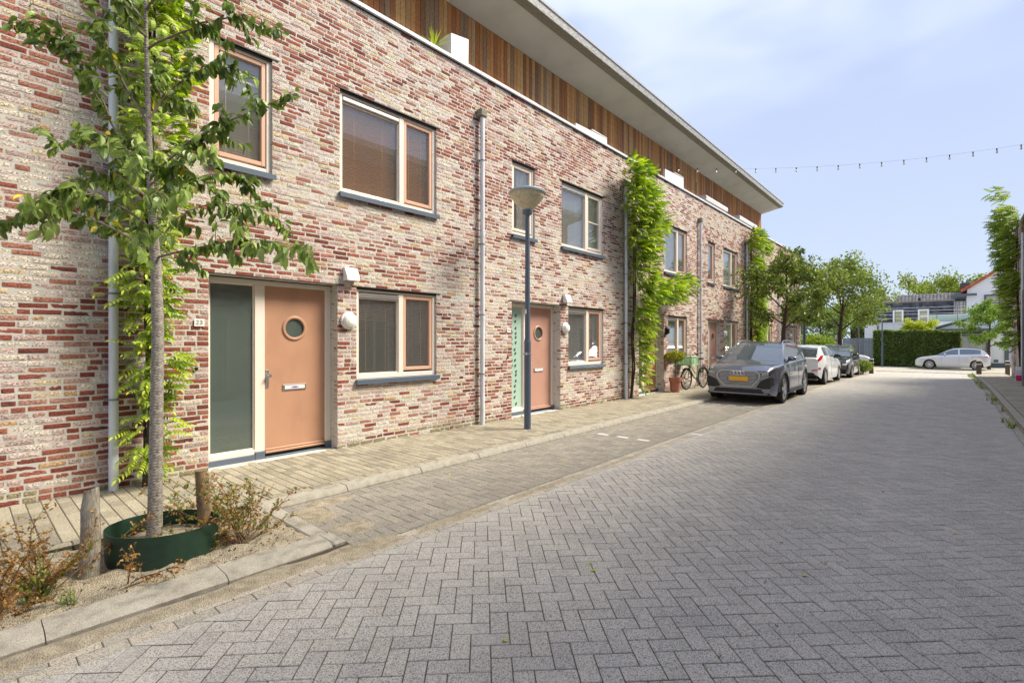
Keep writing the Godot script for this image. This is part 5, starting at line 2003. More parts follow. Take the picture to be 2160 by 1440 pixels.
func mirrored(p: PackedVector3Array) -> PackedVector3Array:
	var o := PackedVector3Array()
	for q in p:
		o.append(Vector3(-q.x, q.y, q.z))
	return o

func cabin_half(c: Dictionary, z: float) -> PackedVector3Array:
	var base := body_half(c, z)
	var belt := curve(c.belt, z) - 0.012
	var roof := maxf(curve(c.roof, z), belt + 0.004)
	var hw: float = base[7].x * 0.985
	var h := roof - belt
	var out := PackedVector3Array()
	var tum: float = c.tumble
	for q in [[0.0, 0.0], [0.09, 0.09], [0.84, 0.84], [0.93, 0.93]]:
		out.append(Vector3(hw - tum * h * q[1], belt + h * q[0], z))
	var w := hw - tum * h * 0.93
	out.append(Vector3(w - 0.035, belt + h * 0.975, z))
	out.append(Vector3(w - 0.12, roof - 0.006, z))
	out.append(Vector3(w * 0.5, roof + 0.012, z))
	out.append(Vector3(0, roof + 0.018, z))
	return out

func build_wheel(parent: Node3D, at: Vector3, R: float, rimr: float, spokes: int, side: float, rim_mat: Material) -> void:
	var xf := Transform3D(Basis(Vector3(0, 0, 1), -PI / 2 * side), at)
	var t := MB.new()
	var w := 0.11
	t.lathe([Vector2(rimr, -w), Vector2(R - 0.03, -w), Vector2(R - 0.006, -w + 0.02), Vector2(R, -w + 0.045), Vector2(R, w - 0.045), Vector2(R - 0.006, w - 0.02), Vector2(R - 0.03, w), Vector2(rimr + 0.015, w - 0.004), Vector2(rimr, w - 0.02)], 40, xf)
	var wh := part(parent, "wheel", t, M.rubber)
	var r := MB.new()
	r.lathe([Vector2(rimr + 0.004, w - 0.016), Vector2(rimr - 0.018, w - 0.012), Vector2(rimr - 0.025, w - 0.05)], 40, xf)
	for i in spokes:
		var a := TAU * i / spokes + 0.2
		var bs := Basis(Vector3.UP, a)
		var sw := 0.045 if spokes < 7 else 0.026
		r.prism(PackedVector2Array([Vector2(0.03, -sw * 0.8), Vector2(rimr - 0.016, -sw), Vector2(rimr - 0.016, sw), Vector2(0.03, sw * 0.8)]), w - 0.04, w - 0.014, xf * Transform3D(bs * Basis(Vector3(1, 0, 0), -PI / 2), Vector3.ZERO))
	r.lathe([Vector2(0.065, w - 0.045), Vector2(0.06, w - 0.012), Vector2(0.0, w - 0.01)], 20, xf)
	part(wh, "rim", r, rim_mat)
	var d := MB.new()
	d.lathe([Vector2(rimr, w - 0.07), Vector2(0, w - 0.068)], 30, xf)
	part(wh, "brake_disc", d, M.black)

func car(called: String, label: String, at: Vector3, turn: float, c: Dictionary) -> Node3D:
	var root := thing(called, label, "car", at, turn, "parked cars")
	var L: float = c.L
	var zs := []
	for i in 72:
		var t := i / 71.0
		zs.append(L * (t - 0.012 * sin(TAU * 2 * t)))
	zs[0] = 0.0
	zs[71] = L
	var rows_r := []
	var rows_l := []
	for z in zs:
		var h := body_half(c, z)
		rows_r.append(h)
		rows_l.append(mirrored(h))
	var b := MB.new()
	b.grid(rows_r, true)
	b.grid(rows_l, false)
	# nose and tail faces
	for e in [0, 71]:
		var h: PackedVector3Array = rows_r[e]
		for i in h.size() - 1:
			var a := h[i]
			var d := h[i + 1]
			var am := Vector3(-a.x, a.y, a.z)
			var dm := Vector3(-d.x, d.y, d.z)
			if e == 0:
				b.quad(a, am, dm, d)
			else:
				b.quad(am, a, d, dm)
	var body := part(root, "body", b, c.paint)
	# dark underside and wheel wells
	var u := MB.new()
	u.box(Vector3(-c.W / 2 * 0.72, 0.2, 0.2), Vector3(c.W / 2 * 0.72, 0.62, L - 0.2))
	u.box(Vector3(-c.W / 2 * 0.9, 0.22, c.zf + c.arch + 0.05), Vector3(c.W / 2 * 0.9, 0.5, c.zr - c.arch - 0.05))
	part(root, "underside", u, M.rubber)
	# sills and bumpers of dark plastic
	if c.get("cladding", false):
		for s in [-1.0, 1.0]:
			for zw in [c.zf, c.zr]:
				var ar := MB.new()
				var rows := []
				for i in 19:
					var t := lerpf(-0.12, PI + 0.12, i / 18.0)
					var row := PackedVector3Array()
					for q in [[c.arch - 0.005, 0.0], [c.arch - 0.005, 0.012], [c.arch + 0.055, 0.01], [c.arch + 0.06, -0.01]]:
						var zz: float = zw - cos(t) * q[0]
						var hh := body_half(c, clampf(zz, 0.0, L))
						row.append(Vector3(s * (hh[2].x + q[1]), c.R + sin(t) * q[0] * 0.97, zz))
					rows.append(row)
				ar.grid(rows, s > 0)
				part(root, "arch_trim", ar, c.clad)
			var sl := MB.new()
			sl.cbox(Vector3(s * (c.W / 2 - 0.02) - 0.035, 0.23, c.zf + c.arch), Vector3(s * (c.W / 2 - 0.02) + 0.035, 0.36, c.zr - c.arch), 0.02)
			part(root, "sill_trim", sl, c.clad)
	# cabin: paint, glass
	var czs := []
	for k in [c.cowl, c.a_top, c.b0, c.b1, c.c0, c.tail]:
		czs.append(k)
	var all := []
	for i in czs.size() - 1:
		var m := 8 if i == 0 else 6
		for j in m:
			all.append(lerpf(czs[i], czs[i + 1], j / float(m)))
	all.append(c.tail)
	var halves := []
	for z in all:
		halves.append(cabin_half(c, z))
	var paint := MB.new()
	var panes := {}
	var screen := MB.new()
	var rear := MB.new()
	for s in [-1.0, 1.0]:
		for i in all.size() - 1:
			var z: float = (all[i] + all[i + 1]) / 2
			var p: PackedVector3Array = halves[i]
			var q: PackedVector3Array = halves[i + 1]
			for j in p.size() - 1:
				var tgt: MB = paint
				var pillar: bool = (z > c.b0 and z < c.b1) or z > c.d0 or z < c.cowl + 0.16
				if j == 1 and not pillar and curve(c.roof, z) - curve(c.belt, z) > 0.09:
					var key := [s, z > c.b0, z > c.c0]
					if not panes.has(key):
						panes[key] = MB.new()
					tgt = panes[key]
				elif j >= 4 and z < c.a_top:
					tgt = screen
				elif j >= 4 and z > c.r_top:
					tgt = rear
				var f := [Vector3(s * p[j].x, p[j].y, p[j].z), Vector3(s * q[j].x, q[j].y, q[j].z), Vector3(s * q[j + 1].x, q[j + 1].y, q[j + 1].z), Vector3(s * p[j + 1].x, p[j + 1].y, p[j + 1].z)]
				if s < 0:
					tgt.quad(f[0], f[1], f[2], f[3])
				else:
					tgt.quad(f[3], f[2], f[1], f[0])
	part(body, "roof", paint, c.get("roof_paint", c.paint))
	for key in panes:
		part(root, "side_window", panes[key], M.car_glass)
	part(root, "windscreen", screen, M.car_glass)
	part(root, "rear_window", rear, M.car_glass)
	# tail face of the cabin when it ends upright
	# door seams, handles, mirrors
	var sm := MB.new()
	for z in c.seams:
		for s in [-1.0, 1.0]:
			var h := body_half(c, z)
			var pts := []
			for k in range(1, 8):
				pts.append(Vector3(s * (h[k].x + 0.0005), h[k].y, z + (0.02 if k < 2 else 0.0)))
			sm.tube(pts, [0.004], 4, false)
	part(root, "door_seams", sm, M.black)
	for z in c.handles:
		for s in [-1.0, 1.0]:
			var h := body_half(c, z)
			var hd := MB.new()
			hd.cbox(Vector3(s * h[5].x - 0.012, h[5].y - 0.014, z - 0.1), Vector3(s * h[5].x + 0.022, h[5].y + 0.012, z + 0.1), 0.009)
			part(root, "door_handle", hd, c.paint)
	for s in [-1.0, 1.0]:
		var h := body_half(c, c.mirror)
		var o := Vector3(s * (h[7].x + 0.1), h[7].y + 0.09, c.mirror)
		var mm := MB.new()
		var rows := []
		for i in 9:
			var t := PI * i / 8.0
			var row := PackedVector3Array()
			for j in 13:
				var a := TAU * j / 12.0
				row.append(o + Vector3(-cos(t) * 0.125, sin(a) * sin(t) * 0.07, cos(a) * sin(t) * 0.07 + 0.0))
			rows.append(row)
		mm.grid(rows, false, true)
		var mi := part(root, "mirror", mm, c.get("mirror_paint", c.paint))
		var ar := MB.new()
		ar.tube([Vector3(s * h[7].x * 0.97, h[7].y - 0.01, c.mirror), o + Vector3(-s * 0.05, -0.03, 0)], [0.022, 0.018], 6)
		part(mi, "mirror_arm", ar, M.black)
	for s in [-1.0, 1.0]:
		for zw in [c.zf, c.zr]:
			build_wheel(root, Vector3(s * (c.W / 2 - 0.125), c.R, zw), c.R, c.rim, c.spokes, s, c.rim_mat)
	return root

func plate(root: Node3D, at: Vector3, w: float, back: bool) -> void:
	var b := MB.new()
	var f := 1.0 if back else -1.0
	b.cbox(at + Vector3(-w / 2, -0.055, -0.006), at + Vector3(w / 2, 0.055, 0.006), 0.003)
	var p := part(root, "licence_plate", b, mat(rgb(236, 176, 30), 0.5))
	var e := MB.new()
	var x0 := -w / 2 + 0.002 if back else w / 2 - 0.044
	e.box(at + Vector3(x0, -0.05, f * 0.007 - 0.0006), at + Vector3(x0 + 0.042, 0.05, f * 0.007 + 0.0006))
	part(p, "country_strip", e, mat(rgb(60, 110, 200), 0.5))

# a sheet that follows the car's flank between two places along it; t0 and t1 say how far up the section
func side_patch(c: Dictionary, s: float, keys: Array, off: float) -> MB:
	var b := MB.new()
	var rows := []
	for i in keys.size() - 1:
		var m := 5
		for q in m + (1 if i == keys.size() - 2 else 0):
			var f := q / float(m)
			var z: float = lerpf(keys[i][0], keys[i + 1][0], f)
			var t0: float = lerpf(keys[i][1], keys[i + 1][1], f)
			var t1: float = lerpf(keys[i][2], keys[i + 1][2], f)
			var h := body_half(c, z)
			var row := PackedVector3Array()
			for k in 5:
				var t := lerpf(t0, t1, k / 4.0)
				var a := int(t)
				var p := h[a].lerp(h[mini(a + 1, h.size() - 1)], t - a)
				row.append(Vector3(s * (p.x + off), p.y + off * 0.5, z + (-off if z < 0.05 else (off if z > c.L - 0.05 else 0.0))))
			rows.append(row)
	b.grid(rows, s > 0)
	return b

func paint(col: Color, metal := 0.55) -> StandardMaterial3D:
	var m := mat(col, 0.27, metal)
	m.clearcoat_enabled = true
	m.clearcoat = 1.0
	m.clearcoat_roughness = 0.03
	return m

func prism_face(root: Node3D, called: String, poly: Array, z0: float, z1: float, m: Material) -> MeshInstance3D:
	var b := MB.new()
	var q := PackedVector2Array()
	for p in poly:
		q.append(Vector2(p[0], p[1]))
	b.prism(q, z0, z1)
	return part(root, called, b, m)

func mirror_poly(poly: Array) -> Array:
	var o := []
	for p in poly:
		o.append([-p[0], p[1]])
	return o

func torus(b: MB, at: Vector3, R: float, r: float) -> void:
	var rows := []
	for i in 21:
		var t := TAU * i / 20.0
		var ring := PackedVector3Array()
		for j in 7:
			var u := TAU * j / 6.0
			ring.append(at + Vector3(cos(t), sin(t), 0) * (R + r * cos(u)) + Vector3(0, 0, r * sin(u)))
		rows.append(ring)
	b.grid(rows, true)

func cars() -> void:
	var V := func(a: Array) -> Array:
		var o := []
		for i in range(0, a.size(), 2):
			o.append(Vector2(a[i], a[i + 1]))
		return o
	# grey electric SUV, nose towards the camera
	var grey := paint(rgb(112, 119, 136), 0.7)
	var c := {"L": 4.59, "W": 1.865, "taper": 0.15, "zf": 0.88, "zr": 3.64, "R": 0.375, "arch": 0.43, "rim": 0.28, "spokes": 5, "rim_mat": M.metal, "paint": grey, "crown": 0.055, "tumble": 0.40,
		"belt": V.call([0, 0.87, 0.15, 0.94, 0.5, 0.99, 1.2, 1.06, 2.0, 1.09, 3.2, 1.12, 4.2, 1.13, 4.59, 1.04]), "floor": V.call([0, 0.27, 0.3, 0.22, 4.2, 0.24, 4.59, 0.36]),
		"roof": V.call([1.15, 1.05, 1.55, 1.3, 2.0, 1.535, 2.5, 1.605, 3.3, 1.585, 3.85, 1.5, 4.15, 1.33, 4.45, 1.12]),
		"cowl": 1.15, "a_top": 2.0, "b0": 2.55, "b1": 2.64, "c0": 3.5, "d0": 3.72, "r_top": 3.85, "tail": 4.45, "seams": [1.42, 2.6, 3.45], "handles": [2.35, 3.3], "mirror": 1.55, "cladding": true, "clad": mat(rgb(70, 74, 82), 0.6)}
	var r := car("grey_suv", "grey electric SUV with four rings on its grille and a yellow plate", P(2.5, gy(14) , 13.55), PI + 0.02, c)
	var gpoly := [[-0.44, 0.865], [0.44, 0.865], [0.53, 0.79], [0.52, 0.66], [0.34, 0.45], [-0.34, 0.45], [-0.52, 0.66], [-0.53, 0.79]]
	prism_face(r, "grille_frame", gpoly, -0.022, 0.01, mat(rgb(196, 198, 204), 0.3, 0.6))
	var small := []
	for p in gpoly:
		small.append([p[0] * 0.955, 0.657 + (p[1] - 0.657) * 0.93])
	var gr := prism_face(r, "grille", small, -0.03, -0.0225, mat(rgb(112, 116, 124), 0.4, 0.5))
	for i in 11:
		var y := 0.475 + i * 0.035
		var w := 0.34 + clampf((y - 0.45) / 0.21, 0, 1) * 0.15 - 0.035
		var sb := MB.new()
		sb.cbox(Vector3(-w, y - 0.007, -0.038), Vector3(w, y + 0.004, -0.0305), 0.003)
		part(gr, "grille_bar", sb, mat(rgb(188, 190, 196), 0.3, 0.7))
	var rg := MB.new()
	for k in 4:
		torus(rg, Vector3(-0.123 + 0.082 * k, 0.795, -0.047), 0.052, 0.0085)
	part(r, "badge_rings", rg, M.chrome)
	plate(r, Vector3(0, 0.655, -0.05), 0.52, false)
	prism_face(r, "lower_intake", [[-0.62, 0.3], [0.62, 0.3], [0.56, 0.4], [-0.56, 0.4]], -0.014, 0.01, M.black)
	prism_face(r, "lower_valance", [[-0.76, 0.24], [0.76, 0.24], [0.76, 0.3], [-0.76, 0.3]], -0.008, 0.03, M.black)
	prism_face(r, "bumper_lip", [[-0.72, 0.262], [0.72, 0.262], [0.7, 0.292], [-0.7, 0.292]], -0.03, 0.02, grey)
	for s in [-1.0, 1.0]:
		var vp := [[0.55, 0.62], [0.77, 0.72], [0.775, 0.42], [0.6, 0.41], [0.44, 0.44]]
		prism_face(r, "side_intake", vp if s > 0 else mirror_poly(vp), -0.012, 0.01, M.black)
		part(r, "side_intake", side_patch(c, s, [[0.0, 1.8, 3.6], [0.14, 1.9, 3.2]], 0.008), M.black)
		var hp := [[0.47, 0.83], [0.77, 0.83], [0.765, 0.745], [0.56, 0.775]]
		var hl := prism_face(r, "headlight", hp if s > 0 else mirror_poly(hp), -0.016, 0.01, M.black)
		part(hl, "headlight_side", side_patch(c, s, [[0.0, 4.55, 6.2], [0.28, 5.1, 6.4], [0.42, 5.8, 6.5]], 0.008), M.black)
		var lp := [[0.5, 0.825], [0.74, 0.825], [0.74, 0.808], [0.52, 0.812]]
		prism_face(hl, "daytime_light", lp if s > 0 else mirror_poly(lp), -0.02, -0.0165, M.clear_glass)
		for q in 3:
			var e := MB.new()
			var x0: float = s * (0.6 + 0.055 * q)
			e.cbox(Vector3(x0 - 0.02, 0.768, -0.022), Vector3(x0 + 0.02, 0.798, -0.0165), 0.004)
			part(hl, "lens", e, M.clear_glass)
		var rail := MB.new()
		rail.tube([Vector3(s * 0.6, 1.53, 2.05), Vector3(s * 0.575, 1.632, 2.3), Vector3(s * 0.57, 1.652, 2.9), Vector3(s * 0.575, 1.62, 3.5), Vector3(s * 0.6, 1.55, 3.8)], [0.018], 8)
		part(r, "roof_rail", rail, M.chrome)
	# white hatchback seen from behind
	var white := paint(rgb(224, 228, 232), 0.0)
	c = {"L": 3.95, "W": 1.72, "taper": 0.13, "zf": 0.76, "zr": 3.25, "R": 0.31, "arch": 0.36, "rim": 0.21, "spokes": 10, "rim_mat": M.metal, "paint": white, "crown": 0.04, "tumble": 0.36, "mirror_paint": M.black,
		"belt": V.call([0, 0.66, 0.15, 0.76, 0.6, 0.86, 1.15, 0.95, 2.2, 1.01, 3.2, 1.08, 3.7, 1.1, 3.95, 0.98]), "floor": V.call([0, 0.24, 0.3, 0.2, 3.6, 0.22, 3.95, 0.36]),
		"roof": V.call([1.05, 0.94, 1.5, 1.22, 1.95, 1.42, 2.4, 1.475, 3.0, 1.46, 3.4, 1.4, 3.6, 1.3, 3.86, 1.06]),
		"cowl": 1.05, "a_top": 1.95, "b0": 2.3, "b1": 2.38, "c0": 3.0, "d0": 3.12, "r_top": 3.42, "tail": 3.86, "seams": [1.25, 2.35], "handles": [2.2], "mirror": 1.45}
	r = car("white_hatchback", "white hatchback with red corner lights parked behind the grey SUV", P(2.42, gy(22), 25.0), -0.03, c)
	for s in [-1.0, 1.0]:
		part(r, "tail_light", side_patch(c, s, [[3.42, 6.6, 7.2], [3.7, 4.6, 7.2], [3.93, 4.4, 6.2]], 0.012), M.red_glass)
		part(r, "reflector", side_patch(c, s, [[3.8, 1.9, 2.3], [3.94, 1.9, 2.3]], 0.01), M.red_glass)
		prism_face(r, "reflector", [[s * 0.5, 0.52], [s * 0.69, 0.54], [s * 0.69, 0.58], [s * 0.52, 0.56]], 3.945, 3.962, M.red_glass)
	prism_face(r, "diffuser", [[-0.66, 0.35], [0.66, 0.35], [0.56, 0.46], [-0.56, 0.46]], 3.93, 3.965, M.black)
	plate(r, Vector3(0, 0.74, 3.962), 0.52, true)
	# black small car, nose towards the camera
	var black := paint(rgb(34, 35, 40))
	c = {"L": 3.8, "W": 1.7, "taper": 0.15, "zf": 0.74, "zr": 3.15, "R": 0.31, "arch": 0.36, "rim": 0.2, "spokes": 7, "rim_mat": M.metal, "paint": black, "crown": 0.05, "tumble": 0.36,
		"belt": V.call([0, 0.72, 0.15, 0.82, 0.6, 0.92, 1.05, 0.99, 2.2, 1.03, 3.2, 1.06, 3.6, 1.06, 3.8, 0.96]), "floor": V.call([0, 0.24, 0.3, 0.2, 3.5, 0.22, 3.8, 0.34]),
		"roof": V.call([0.9, 0.97, 1.35, 1.27, 1.85, 1.5, 2.3, 1.54, 3.0, 1.52, 3.35, 1.46, 3.72, 1.06]),
		"cowl": 0.9, "a_top": 1.85, "b0": 2.25, "b1": 2.33, "c0": 2.95, "d0": 3.1, "r_top": 3.35, "tail": 3.72, "seams": [1.2, 2.3], "handles": [2.15], "mirror": 1.35}
	r = car("black_hatchback", "black small hatchback facing the camera behind the white one", P(2.4, gy(28), 27.2), PI, c)
	for s in [-1.0, 1.0]:
		part(r, "headlight", side_patch(c, s, [[0.0, 4.2, 6.6], [0.25, 5.0, 7.0], [0.42, 6.0, 7.1]], 0.01), M.clear_glass)
		prism_face(r, "headlight_front", [[s * 0.52, 0.62], [s * 0.7, 0.6], [s * 0.7, 0.7], [s * 0.54, 0.68]], -0.012, 0.01, M.clear_glass)
	prism_face(r, "grille", [[-0.4, 0.36], [0.4, 0.36], [0.44, 0.48], [-0.44, 0.48]], -0.012, 0.01, M.rubber)
	plate(r, Vector3(0, 0.55, -0.02), 0.52, false)
	# silver people carrier across the end of the street
	var silver := paint(rgb(214, 214, 214), 0.4)
	c = {"L": 4.25, "W": 1.79, "taper": 0.13, "zf": 0.86, "zr": 3.5, "R": 0.32, "arch": 0.365, "rim": 0.23, "spokes": 10, "rim_mat": M.metal, "paint": silver, "crown": 0.05, "tumble": 0.34,
		"belt": V.call([0, 0.68, 0.15, 0.78, 0.6, 0.88, 1.15, 0.97, 2.2, 1.02, 3.4, 1.06, 3.9, 1.06, 4.25, 0.96]), "floor": V.call([0, 0.24, 0.3, 0.18, 3.9, 0.2, 4.25, 0.36]),
		"roof": V.call([0.85, 0.94, 1.45, 1.25, 2.0, 1.5, 2.5, 1.57, 3.3, 1.55, 3.75, 1.46, 4.18, 1.05]),
		"cowl": 0.85, "a_top": 2.0, "b0": 2.4, "b1": 2.48, "c0": 3.3, "d0": 3.75, "r_top": 3.75, "tail": 4.18, "seams": [1.3, 2.44, 3.3], "handles": [2.3, 3.2], "mirror": 1.5}
	r = car("silver_people_carrier", "silver people carrier parked before the grey fence, its nose by the hedge", P(1.95, -0.42, 48.3), -PI / 2, c)
	for s in [-1.0, 1.0]:
		part(r, "headlight", side_patch(c, s, [[0.0, 4.4, 6.2], [0.3, 5.2, 6.6], [0.5, 6.0, 6.7]], 0.01), M.clear_glass)
	plate(r, Vector3(0, 0.5, -0.02), 0.52, false)
	# silver hatchback across the end of the street
	c = {"L": 4.25, "W": 1.8, "taper": 0.13, "zf": 0.85, "zr": 3.48, "R": 0.325, "arch": 0.37, "rim": 0.235, "spokes": 10, "rim_mat": M.metal, "paint": silver, "crown": 0.05, "tumble": 0.36,
		"belt": V.call([0, 0.62, 0.12, 0.72, 0.5, 0.81, 1.3, 0.93, 2.2, 0.98, 3.2, 1.01, 3.9, 1.03, 4.25, 0.88]), "floor": V.call([0, 0.24, 0.3, 0.18, 3.9, 0.2, 4.25, 0.36]),
		"roof": V.call([1.2, 0.93, 1.7, 1.2, 2.15, 1.4, 2.6, 1.455, 3.3, 1.44, 3.75, 1.36, 4.0, 1.2, 4.16, 1.03]),
		"cowl": 1.2, "a_top": 2.15, "b0": 2.5, "b1": 2.58, "c0": 3.3, "d0": 3.68, "r_top": 3.78, "tail": 4.16, "seams": [1.55, 2.54, 3.28], "handles": [2.35, 3.2], "mirror": 1.75}
	r = car("silver_hatchback", "silver five-door hatchback parked in front of the tall hedge", P(4.78, -0.42, 47.2), PI / 2, c)
	r.scale = Vector3(1.0, 1.04, 0.93)
	for s in [-1.0, 1.0]:
		part(r, "headlight", side_patch(c, s, [[0.02, 4.4, 6.4], [0.25, 5.2, 6.6], [0.42, 5.8, 6.6]], 0.01), M.clear_glass)
		part(r, "tail_light", side_patch(c, s, [[3.92, 4.9, 6.4], [4.22, 4.6, 6.6]], 0.012), M.red_glass)
	plate(r, Vector3(0, 0.45, -0.02), 0.52, false)
	var tow := MB.new()
	tow.tube([Vector3(0, 0.34, 4.2), Vector3(0, 0.32, 4.36), Vector3(0, 0.4, 4.4)], [0.02], 6)
	part(r, "tow_bar", tow, M.black)

# ---------------------------------------------------------------- the end of the street
func tiled_slope(parent: Node3D, a: Vector3, b: Vector3, up: Vector3, cols: int, rows: int, tones: Array, called := "roof") -> void:
	# a-b is the eave, up leads to the ridge; every tile is a curved piece that laps the next
	var m := MB.new()
	m.coloured = true
	var e := (b - a) / cols
	var v := up / rows
	var n := e.cross(v).normalized()
	for r in rows:
		for q in cols:
			var o := a + e * q + v * r
			m.color = tones[rng.randi() % tones.size()]
			var lift := n * 0.05
			var tip := n * 0.02
			var hump := n * 0.014
			var lo := [o + lift, o + e * 0.35 + lift + hump, o + e * 0.75 + lift, o + e * 0.98 + lift - hump * 0.4]
			for k in 3:
				m.quad(lo[k], lo[k + 1], lo[k + 1] + v * 1.06 - tip, lo[k] + v * 1.06 - tip)
				m.quad(lo[k] - lift * 0.9, lo[k + 1] - lift * 0.9, lo[k + 1], lo[k])
	var o := part(parent, called, m, M.roof_tile)
	var back := MB.new()
	back.quad(a, b, b + up, a + up)
	part(o, "battens", back, M.black)

func opposite_row() -> void:
	var house := thing("opposite_house", "brick house at the right edge of the street with a climber on its corner", "house", P(0, 0, 0))
	var holes := []
	for k in 7:
		var s := -3.5 + k * 5.4
		holes.append([s, s + 1.5, 0.9375, 2.375, 0.05])
		holes.append([s, s + 1.8, 3.6875, 5.25, 0.05])
		holes.append([s + 2.4, s + 3.1, 3.6875, 5.25, 0.05])
		holes.append([s + 1.9, s + 3.5, 0.0, 2.375, 0.05])
	brick_wall(house, -5.0, 33.7, -0.45, 6.5625, holes, 0, false, -1.0, 8.87)
	for h in holes:
		var f := MB.new()
		var w := 0.07
		f.box(P(8.93, h[2], h[0] + w), P(9.0, h[3], h[0]))
		f.box(P(8.93, h[2], h[1]), P(9.0, h[3], h[1] - w))
		f.box(P(8.931, h[3] - w, h[1] - w), P(8.999, h[3], h[0] + w))
		f.box(P(8.931, h[2], h[1] - w), P(8.999, h[2] + w, h[0] + w))
		var mid: float = lerpf(h[0], h[1], 0.6)
		f.box(P(8.932, h[2] + w, mid + 0.04), P(8.998, h[3] - w, mid - 0.04))
		var o := part(house, "door_frame" if h[2] < 0.1 else "window", f, M.frame)
		var g := MB.new()
		g.box(P(8.96, h[2] + 0.01, h[1] - 0.01), P(8.97, h[3] - 0.01, h[0] + 0.01))
		part(o, "pane", g, M.film)
	for k in 7:
		var dp := MB.new()
		var s := -4.5 + k * 5.4
		dp.tube([P(8.79, -0.3, s), P(8.79, 5.85, s)], [0.042], 10)
		part(house, "downpipe", dp, M.zinc)
	var cap := MB.new()
	cap.box(P(8.84, 6.58, 33.72), P(9.2, 6.64, -5.0))
	part(house, "parapet_cap", cap, M.zinc)
	var up := MB.new()
	up.box(P(9.66, 6.0, 23.4), P(17.0, 8.26, -5.0))
	part(house, "upper_storey", up, M.wood[1])
	var sd := MB.new()
	sd.box(P(9.17, -0.45, 33.68), P(17.0, 6.0, 33.4))
	sd.box(P(9.19, 5.9, 33.4), P(9.66, 6.0, -5.0))
	sd.box(P(16.8, -0.45, 33.4), P(17.0, 6.0, -5.0))
	part(house, "end_wall", sd, M.dark_brick)
	var rf := MB.new()
	rf.prism(PackedVector2Array([Vector2(8.62, 8.46), Vector2(9.62, 8.27), Vector2(17.2, 8.27), Vector2(17.2, 8.5), Vector2(8.62, 8.68)]), -23.5, 5.0)
	part(house, "roof", rf, M.soffit)

func far_window(parent: Node3D, x0: float, x1: float, h0: float, h1: float, s: float, frame: Material, cross: bool, inside: Material) -> void:
	var f := MB.new()
	var w := 0.12
	f.box(P(x0, h0, s), P(x0 + w, h1, s - 0.08))
	f.box(P(x1 - w, h0, s), P(x1, h1, s - 0.08))
	f.box(P(x0 + w, h1 - w, s), P(x1 - w, h1, s - 0.079))
	f.box(P(x0 + w, h0, s), P(x1 - w, h0 + w, s - 0.079))
	if cross:
		var m := (x0 + x1) / 2
		f.box(P(m - 0.03, h0 + w, s), P(m + 0.03, h1 - w, s - 0.06))
		f.box(P(x0 + w, (h0 + h1) / 2 - 0.025, s), P(m - 0.03, (h0 + h1) / 2 + 0.025, s - 0.059))
		f.box(P(m + 0.03, (h0 + h1) / 2 - 0.025, s), P(x1 - w, (h0 + h1) / 2 + 0.025, s - 0.059))
	var o := part(parent, "window", f, frame)
	var c := MB.new()
	var rows := []
	for k in 2:
		var row := PackedVector3Array()
		for i in 33:
			row.append(P(lerpf(x0 + w, x1 - w, i / 32.0), h0 if k == 0 else h1, s - 0.012 + 0.008 * sin(i * 1.7)))
		rows.append(row)
	c.grid(rows, true)
	part(o, "curtain", c, inside)
	var g := MB.new()
	g.quad(P(x0 + w, h0 + w, s - 0.04), P(x1 - w, h0 + w, s - 0.04), P(x1 - w, h1 - w, s - 0.04), P(x0 + w, h1 - w, s - 0.04))
	part(o, "pane", g, M.pane)

